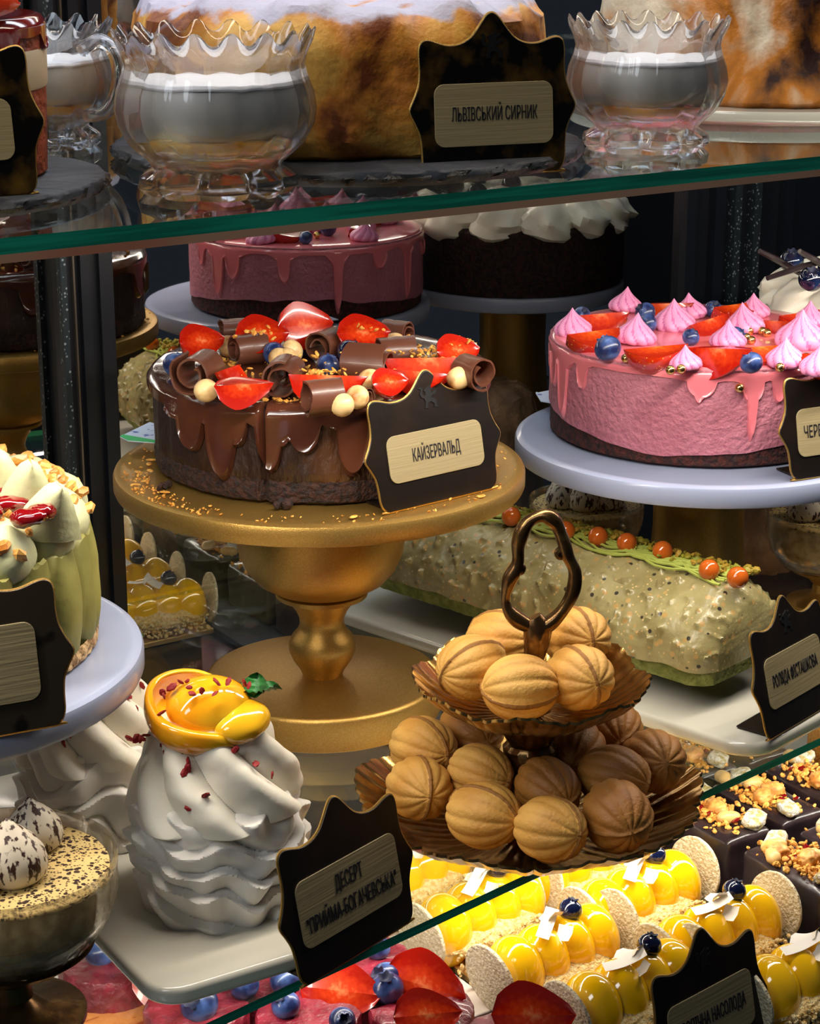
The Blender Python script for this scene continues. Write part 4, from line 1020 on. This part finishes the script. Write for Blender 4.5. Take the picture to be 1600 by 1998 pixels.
goblet('gold-rimmed bowl with three meringue dollops between the two cake stands', Vector((.150, 1.665, ZM+CH)), .85, [(-.028, -.008, 1.15), (-.004, -.018, 1.15), (.022, -.012, 1.15), (.004, .018, 1.1), (-.02, .020, 1.1)], k0=.76)
goblet('cut-glass goblet behind the pistachio roll sign at the right edge', Vector((.346, 1.625, ZM+CH)), .85, [(-.022, -.010, 1.15), (.01, -.02, 1.15), (.0, .02, 1.1)], k0=.78)
pp_ = at_depth(1468, 1045, 1.74)
r_ = thing('crumpled_pastry', 'crumpled pale brown pastry half hidden behind the gold column of the right white stand', 'pastry', (pp_.x, 1.75, ZM+CH))
part('crust', G().add(lathe([(0, 0), (.050, 0), (.054, .01), (.056, .03), (.055, .05), (.050, .066), (.035, .075), (0, .078)], 120, lambda t, r, z, i: (r*(1+.12*abs(nz(cos(t)*5, sin(t)*5, z*60))+.06*nz(cos(t)*12, sin(t)*12, z*140)), z+(.008*nz(cos(t)*r*70, sin(t)*r*70) if i > 3 else 0)))), M('pastry_crust', hexc('8a6a50'), .6, col2=hexc('b08a66'), ns=50, bump=.8, bs=120, bd=.004), r_)

# left pistachio cake
lcake = thing('pistachio_wrapped_cake', 'pale green cake wrapped in creased pistachio dough with cream peaks and nuts', 'cake', left_top+Vector((0, .012, 0)))
LH = .066
def df(t, r, z, i):
    if r < .02: return r, z
    q = z/LH; x, y = cos(t), sin(t)
    fold = abs(sin(13*t + 2.2*nz(x*2, y*2)+.8*nz(t*2, q*1.2)))
    fr = .0065*(1-fold**.45) + .002*nz(x*8, y*8, q*2)
    return r - fr - (.002 if q < .1 else 0), z + (.006*nz(x*14, y*14, 2)+.003*nz(x*40, y*40, 2) if i in (10, 11, 12) else 0)
part('dough_wrap', G().add(lathe([(0, 0), (.118, 0)] + [(.1185+.004*sin(pi*k/8), .002+LH*k/8) for k in range(9)] + [(.116, LH+.003), (.112, LH-.002), (0, LH-.004)], 300, df)), dough, lcake)
part('crust_ring', G().add(lathe([(.1165, 0), (.1195, .001), (.1200, .006), (.1185, .010)], 200, lambda t, r, z, i: (r+.0012*nz(cos(t)*30, sin(t)*30, z*200), z+.003*nz(cos(t)*9, sin(t)*9)*(i == 3)))), crust, lcake)
g = G()
for k in range(18):
    a = 2*pi*k/18+.05; g.add(blob(.024, .021, .019, 28, 18, lambda d, k=k: 1+.10*nz(d.x*1.6+k, d.y*1.6, d.z)), 0, TM((.096*cos(a), .096*sin(a), LH+.010), (0, .2, a)))
g.add(blob(.10, .10, .026, 60, 20, lambda d: 1+.05*nz(d.x*4, d.y*4)), 0, TM((0, 0, LH+.006)))
part('cream_dollops', g, pcream, lcake)
def petal(L, W, T):
    v = []; f = []; n = 16; m_ = 8
    for s in (0, 1):
        for i in range(n+1):
            q = i/n; w_ = W*(1-q)**.6*(1 if q < 1 else 0)+.0006
            for k in range(m_+1):
                y = (k/m_-.5)*2; v.append((y*w_, s*T*(1-q*.6)+.006*y*y, L*q+.0012*nz(q*5, y*2)))
    W1 = m_+1; B_ = (n+1)*W1
    for i in range(n):
        for k in range(m_):
            a = i*W1+k; f.append((a, a+1, a+W1+1, a+W1)); f.append((B_+a, B_+a+W1, B_+a+W1+1, B_+a+1))
        for k in (0, m_): a = i*W1+k; f.append((a, a+W1, B_+a+W1, B_+a))
    for i in (0, n):
        for k in range(m_): a = i*W1+k; f.append((a, a+1, B_+a+1, B_+a))
    return v, f
for px, py, L, ry, rz in [(2, 955, .044, 0, 10), (52, 965, .040, 6, 18), (98, 985, .032, 12, 30), (-60, 950, .046, 0, 10), (-120, 960, .044, -6, 0), (-200, 960, .044, -5, 10)]:
    p = at(px, py+60, -.43+LH+.016) - Vector(lcake.location)
    part('cream_peak', G().add(petal(L, .020, .009)), pcream, lcake, loc=(p.x, p.y, LH+.012), rot=(R(8), R(ry), R(rz)))
g = G(); g2_ = G()
for px, py in [(20, 985), (55, 1010), (-20, 1000), (35, 960), (5, 945), (-70, 980), (80, 1000)]:
    p = at(px, py, -.43+LH+.032) - Vector(lcake.location); g.add(blob(.011, .007, .0050, 18, 10, lambda d: 1+.3*nz(d.x*2+px, d.y*2)), 0, TM(p, (rnd(-.2, .2), .2, rnd(0, 3))))
part('red_jelly', g, jelly_r, lcake)
pts = []
for _ in range(330):
    a = rnd(-pi, pi); r_ = rnd(.070, .119); pts.append((r_*cos(a), r_*sin(a), LH+.029-max(0, (r_-.098))*.8-max(0, (.085-r_))*.1+rnd(-.001, .002)))
stuffp(part('nut_pieces', scatter(g2_, pts, .0022, .0058, .6), nut_m, lcake, smooth=False))
# ================================================================ bottom deck
FLK = (lambda: [G().add(([(x*.5*L+ .003*sin(y*3), y*.5*W, .0025*(x*x) + .0012*sin(y*4+s)) for x in [i/5-1 for i in range(11)] for y in (-1, 0, 1)], [(i*3+k, i*3+k+1, (i+1)*3+k+1, (i+1)*3+k) for i in range(10) for k in (0, 1)])).mesh('coconut_flake', flake) for s, L, W in ((0, .026, .008), (2, .018, .010), (4, .012, .011))])()
def crumbs_on(fn, n, smin, smax, flat=.8):
    g = G(); scatter(g, [fn() for _ in range(n)], smin, smax, flat); return g
def eclair_proto():
    L = .100; nd = 4
    g = G()
    for k in range(nd):
        x = .0145 + k*.0236
        g.add(blob(.0190, .0228, .0275, 44, 28), 0, TM((x, 0, .0215)))
    body = G()
    bv = blob(.0565, .0310, .0135, 60, 20, lambda d: 1+.05*nz(d.x*9, d.y*9, d.z*9)+.03*nz(d.x*30, d.y*20, d.z*20))
    body.add(bv, 0, TM((L/2, 0, .0145)))
    pts = []
    for _ in range(380):
        x = rnd(.002, L-.002); a = rnd(-pi*.05, pi*1.05); s = 1 if rnd(0, 1) < .5 else -1
        z = rnd(.002, .020); pts.append((x, s*(.0290+rnd(-.002, .002)-max(0, z-.014)*.2), z))
    scatter(body, pts, .0010, .0026, .8)
    disc = G().add(prism([(.0255*cos(2*pi*k/48)*(1+.02*nz(k*.7)), .0245*sin(2*pi*k/48)*(1+.02*nz(k*.7, 4))) for k in range(48)], 0, .0028, .0008))
    return (g.mesh('yellow_domes', yglaze), body.mesh('coconut_crumb_body', crumb_y, False), disc.mesh('coconut_disc', disc_m, False))
EC = eclair_proto()
def eclair(label, px, py, px2, py2, bb=True, fl=True, group=None):
    a = at(px, py, ZD+.028); b = at(px2, py2, ZD+.028); d = b-a; yaw = atan2(d.y, d.x)
    root = thing('yellow_eclair', label, 'eclair', (a.x, a.y, ZD+CH+.0055), yaw, group)
    for nm, me in zip(('yellow_domes', 'coconut_crumb_body'), EC): put(nm, me, root)
    put('coconut_disc', EC[2], root, (-.0085, 0, .0255), (0, R(82), 0)); put('coconut_disc', EC[2], root, (.1070, 0, .0265), (0, R(96), 0))
    if bb: put('blueberry', BBG, root, (.066, .001, .0520), (.3, .2, 1), 1.0)
    if fl:
        put('coconut_flake', FLK[0], root, (.040, -.003, .0505), (.3, -.25, rnd(-.6, .6)), 1.15)
        put('coconut_flake', FLK[1], root, (.050, .002, .0510), (-.3, .5, rnd(.5, 2)), 1.1)
        put('coconut_flake', FLK[2], root, (.048, -.014, .0465), (-.9, .2, rnd(1, 2)), 1.0)
    return root
V = (228, -100)
for lab, px, py, bb in [('yellow domed eclair with coconut discs, nearest the strawberry, middle of the near row', 973, 1912, True),
                        ('yellow domed eclair lowest in the picture, left of the ТРОПІЧНА НАСОЛОДА sign', 1122, 1985, True),
                        ('yellow domed eclair crossed by the green shelf edge, behind the near ones', 836, 1826, True),
                        ('yellow domed eclair beside the ПРИЙМА-БОГАЧЕВСЬКА sign, leftmost', 700, 1748, True),
                        ('yellow domed eclair carrying square coconut flakes, in the second column', 1150, 1796, True),
                        ('yellow domed eclair just above the ТРОПІЧНА НАСОЛОДА sign', 1300, 1870, True),
                        ('yellow domed eclair without a blueberry, right below the brass tray', 1030, 1730, False),
                        ('yellow domed eclair mostly hidden under the brass tray', 912, 1660, True),
                        ('yellow domed eclair behind the brass tray, seen only in the mirrored door', 800, 1592, True),
                        ('yellow domed eclair hidden behind the ТРОПІЧНА НАСОЛОДА sign', 1470, 1950, False)]:
    eclair(lab, px, py, px+V[0], py+V[1], bb, True, None)
def board(label, e0, e1, n0, n1, mat_, th=.0055, nm='serving_board', Z=ZD, c=None):
    p = cp((e0+e1)/2, (n0+n1)/2, Z); root = thing(nm, label, 'board', p, EA)
    part('board', G().add(prism(rrect(e1-e0, n1-n0, .004), 0, th, .001)), mat_, root, smooth=False); return root
def en(px, py, Z): p = at(px, py, Z)-O3; return p.dot(E), p.dot(N)
e_, n_ = en(975, 1945, ZD); 
gb_ = M('gold_board', (.75, .5, .2), .3, .7)
board('thin gold cardboard tray under the rows of yellow eclairs', e_-.008, e_+.245, n_-.125, n_+.26, gb_)

# brownies
P0 = at(1422, 1642, ZD+.052) ; P0 -= Vector((0, 0, .052))
def brownie_mesh(W, L, H):
    bm = bmesh.new(); bmesh.ops.create_cube(bm, size=1)
    for v in bm.verts: v.co = Vector((v.co.x*W, v.co.y*L, (v.co.z+.5)*H))
    bmesh.ops.bevel(bm, geom=list(bm.edges), offset=.005, segments=4, affect='EDGES', profile=.5)
    bmesh.ops.subdivide_edges(bm, edges=[e for e in bm.edges if e.calc_length() > .02], cuts=8, use_grid_fill=True)
    for v in bm.verts: v.co += Vector((nz(v.co.x*50, v.co.y*50, v.co.z*50), nz(v.co.y*50, v.co.z*50, 3), nz(v.co.z*50, v.co.x*50, 7)*.8))*.0016
    me = bpy.data.meshes.new('brownie'); bm.to_mesh(me); bm.free(); me.materials.append(brown_ch)
    me.polygons.foreach_set('use_smooth', [True]*len(me.polygons)); return me
BW, BL, BH = .044, .084, .045
BM = brownie_mesh(BW, BL, BH)
PN = G().add(blob(.0100, .0062, .0055, 20, 12, lambda d: 1+.08*nz(d.x*2, d.y*2)-.12*exp(-(d.x/.25)**2))).mesh('peanut', almond)
SJ = [G().add(blob(.0125, .0085, .0052, 22, 14, lambda d, s=s: (1/max(abs(d.x), abs(d.y), abs(d.z))**.5)*.92*(1+.15*nz(d.x*2+s, d.y*2, d.z*2)))).mesh('sugared_jelly', sugar_fr) for s in (0, 5)]
WN = G().add(blob(.010, .008, .006, 30, 18, lambda d: 1+.3*noise.noise(d*4))).mesh('walnut_piece', nut_m)
RBB = chip_mesh('raspberry_piece', jelly_r, .0040, seed=3)
names = {(0, 0): 'chocolate-coated brownie with granola topping, its corner toward the eclairs', (-1, 0): 'chocolate-coated brownie at the right edge, in front of the others, with a big peanut',
         (0, 1): 'chocolate-coated brownie with yellow sugared jelly, second column behind the nearest', (1, 0): 'chocolate-coated brownie right behind the brass tray rim',
         (-1, 1): 'chocolate-coated brownie cut off by the right edge, second column', (1, 1): 'chocolate-coated brownie under the roll plate corner, seen through the shelf glass',
         (0, 2): 'chocolate-coated brownie under the dark slanting shelf edge, third column', (1, 2): 'chocolate-coated brownie farthest back under the roll sign', (-1, 2): 'chocolate-coated brownie at right edge, third column, red raspberry bits on top',
         (2, 2): 'chocolate-coated brownie back of the third column, under the end of the roll plate', (3, 0): 'chocolate-coated brownie deep in the case, first column, seen in the mirrored door',
         (3, 1): 'chocolate-coated brownie deep in the case, second column, seen in the mirrored door', (3, 2): 'chocolate-coated brownie deep in the case, third column, seen in the mirrored door',
         (2, 0): 'chocolate-coated brownie hidden behind the brass tray, back of the first column', (2, 1): 'chocolate-coated brownie beneath the roll plate, back of the second column'}
for (i, j), lab in names.items():
    rr = random.Random(i*7+j*3+50)
    c = P0 + E*(BW/2 + j*.056) + N*(BL/2 + i*.0975)
    root = thing('brownie', lab, 'brownie', (c.x, c.y, ZD+CH+.0065), EA)
    put('chocolate_block', BM, root)
    g = G(); st = random.getstate(); random.seed(i*5+j)
    pts = [(random.gauss(0, BW*.22), random.gauss(0, BL*.20), BH+abs(random.gauss(0, .0028))) for _ in range(230)]
    pts = [(max(-BW*.47, min(BW*.47, x)), max(-BL*.46, min(BL*.46, y)), z) for x, y, z in pts]
    scatter(g, pts, .0012, .0038, .5)
    stuffp(part('granola', g, crumb_o, root, smooth=False))
    random.setstate(st)
    for k in range(3): put('peanut', PN, root, (rr.uniform(-.4, .4)*BW, rr.uniform(-.45, .45)*BL, BH+.0045), (rr.uniform(-.3, .3), rr.uniform(-.3, .3), rr.uniform(0, 6)))
    for k in range(2): put('sugared_jelly', SJ[k], root, (rr.uniform(-.3, .3)*BW, (.36 if k else -.38)*BL, BH+.005), (rr.uniform(-.4, .4), rr.uniform(-.4, .4), rr.uniform(0, 6)), rr.uniform(.8, 1.15))
    for k in range(2): put('walnut_piece', WN, root, (rr.uniform(-.25, .25)*BW, rr.uniform(-.2, .25)*BL, BH+.005), (0, 0, rr.uniform(0, 6)))
    for k in range(7): put('raspberry_piece', RBB, root, (rr.uniform(-.3, .3)*BW, rr.uniform(-.3, .3)*BL, BH+.005), (rr.uniform(0, 6), rr.uniform(0, 1), rr.uniform(0, 6)), rr.uniform(.7, 1.1))
e2, n2 = (P0-O3).dot(E), (P0-O3).dot(N)
board('dark slate board under the chocolate brownies', e2-.045, e2+.19, n2-.115, n2+.40, slate, .0065, 'slate_board')
oc = at(1605, 1415, ZD+.04)
r_ = thing('orange_cake', 'small orange crumb-coated cake at the right edge above the shelf edge', 'cake', (oc.x+.02, oc.y, ZD+CH))
ocm = M('orange_crumbs', hexc('c8741a'), .8, bump=1, bs=300, bd=.004, col2=hexc('e09a30'), ns=200)
part('cake_body', G().add(lathe([(0, 0), (.03, 0), (.032, .003), (.031, .045), (.027, .050), (0, .050)], 48, lambda t, r, z, i: (r*(1+.03*nz(cos(t)*4, sin(t)*4, z*50)), z))), ocm, r_)
part('orange_topping', crumbs_on(lambda: (lambda a, r: (r*cos(a), r*sin(a), .0505))(rnd(0, 6.28), rnd(0, .026)), 90, .002, .004), ocm, r_, smooth=False)

# raspberry cakes
RR, RH = .0335, .044
def rasp_cake(label, px, py, straw=(), blue=(), s=1):
    c = at(px, py, ZD+.0515); root = thing('raspberry_cake', label, 'raspberry cake', (c.x, c.y, ZD+CH+.0045))
    part('crumb_base', G().add(lathe([(0, 0), (RR-.003, 0), (RR, .002), (RR+.001, .006), (RR, .010), (0, .010)], 64, lambda t, r, z, i: (r+(.0016*nz(cos(t)*12, sin(t)*12, z*300) if r > .03 else 0), z))), crust, root)
    part('mousse', G().add(lathe([(0, .009), (RR-.0005, .009), (RR, .012), (RR, RH), (RR-.001, RH+.002), (RR-.004, RH+.003), (RR*.6, RH+.0035), (0, RH+.003)], 90,
        lambda t, r, z, i: (r + .0007*nz(cos(t)*8, sin(t)*8, z*100)*(r > .01), z + (.0028*nz(cos(t)*r*90+px, sin(t)*r*90) if i > 3 else 0)))), rasp, root)
    for (x, y, rx, ry, rz, k) in straw: put('strawberry_half', ST_HALF, root, (x, y, RH+.010), (R(rx), R(ry), R(rz)), k)
    for (x, y, k) in blue: put('blueberry', BB, root, (x, y, RH+.0095), (rnd(.2, 1.0), rnd(-.4, .4), rnd(0, 6)), k)
rasp_cake('raspberry mousse cake with one blueberry, beside the bronze goblet foot', 212, 1868, [], [(-.005, -.004, 1.25)])
rasp_cake('raspberry mousse cake with blueberries, half hidden behind the white plate corner', 500, 1882, [], [(-.020, -.006, 1.15), (.016, -.012, 1.1)])
rasp_cake('raspberry mousse cake with a big frontal blueberry, below the white plate corner', 383, 1960, [(-.018, .020, -120, 10, -10, 1.35)], [(.003, -.010, 1.45), (.030, .012, 1.15), (.014, .026, 1.1)])
rasp_cake('raspberry mousse cake with a halved strawberry and blueberries, crossed by the green shelf edge', 602, 1972, [(.020, .012, -125, 0, -12, 1.35)], [(-.014, -.004, 1.1), (-.016, .026, 1.2), (.022, -.022, 1)])
rasp_cake('raspberry mousse cake with halved strawberries and two stacked blueberries, next to the eclairs', 822, 1962, [(.002, .012, -125, 10, -15, 1.4), (.004, -.022, -140, 0, 10, 1.1)], [(-.0225, .022, 1.25), (-.022, .010, 1.3)])
rasp_cake('raspberry mousse cake with an upright strawberry half, bottom centre before the eclairs', 1012, 2020, [(.010, .012, -138, 4, 6, 1.35)], [])
rasp_cake('raspberry mousse cake behind the sign, seen left of the shelf edge', 702, 1866, [], [(.012, .0, 1.0)])
e3, n3 = en(560, 1985, ZD)
board('white cardboard tray under the raspberry mousse cakes', e3-.20, e_-.012, n3-.075, n3+.19, M('white_board', hexc('cfc6bd'), .4), .0045)
for lab, px, py in [('striped caramel cake beside the bronze goblet foot', 232, 1942), ('striped caramel cake at the bottom edge below the other one', 225, 2024)]:
    c = at(px, py, ZD+.030); r_ = thing('caramel_cake', lab, 'cake', (c.x, c.y, ZD+CH+.0045), EA)
    part('cake_body', G().add(lathe([(0, 0), (.030, 0), (.031, .002), (.031, .022), (.029, .024), (0, .024)], 64)), M('vanilla_side', hexc('d8c8a4'), .6) if px == 232 else bpy.data.materials['vanilla_side'], r_)
    part('striped_glaze', G().add(lathe([(.0315, .019), (.0318, .022), (.030, .0248), (0, .0255)], 64, lambda t, r, z, i: (r, z+.0006*nz(cos(t)*r*200, sin(t)*r*200)))), orange_st, r_)
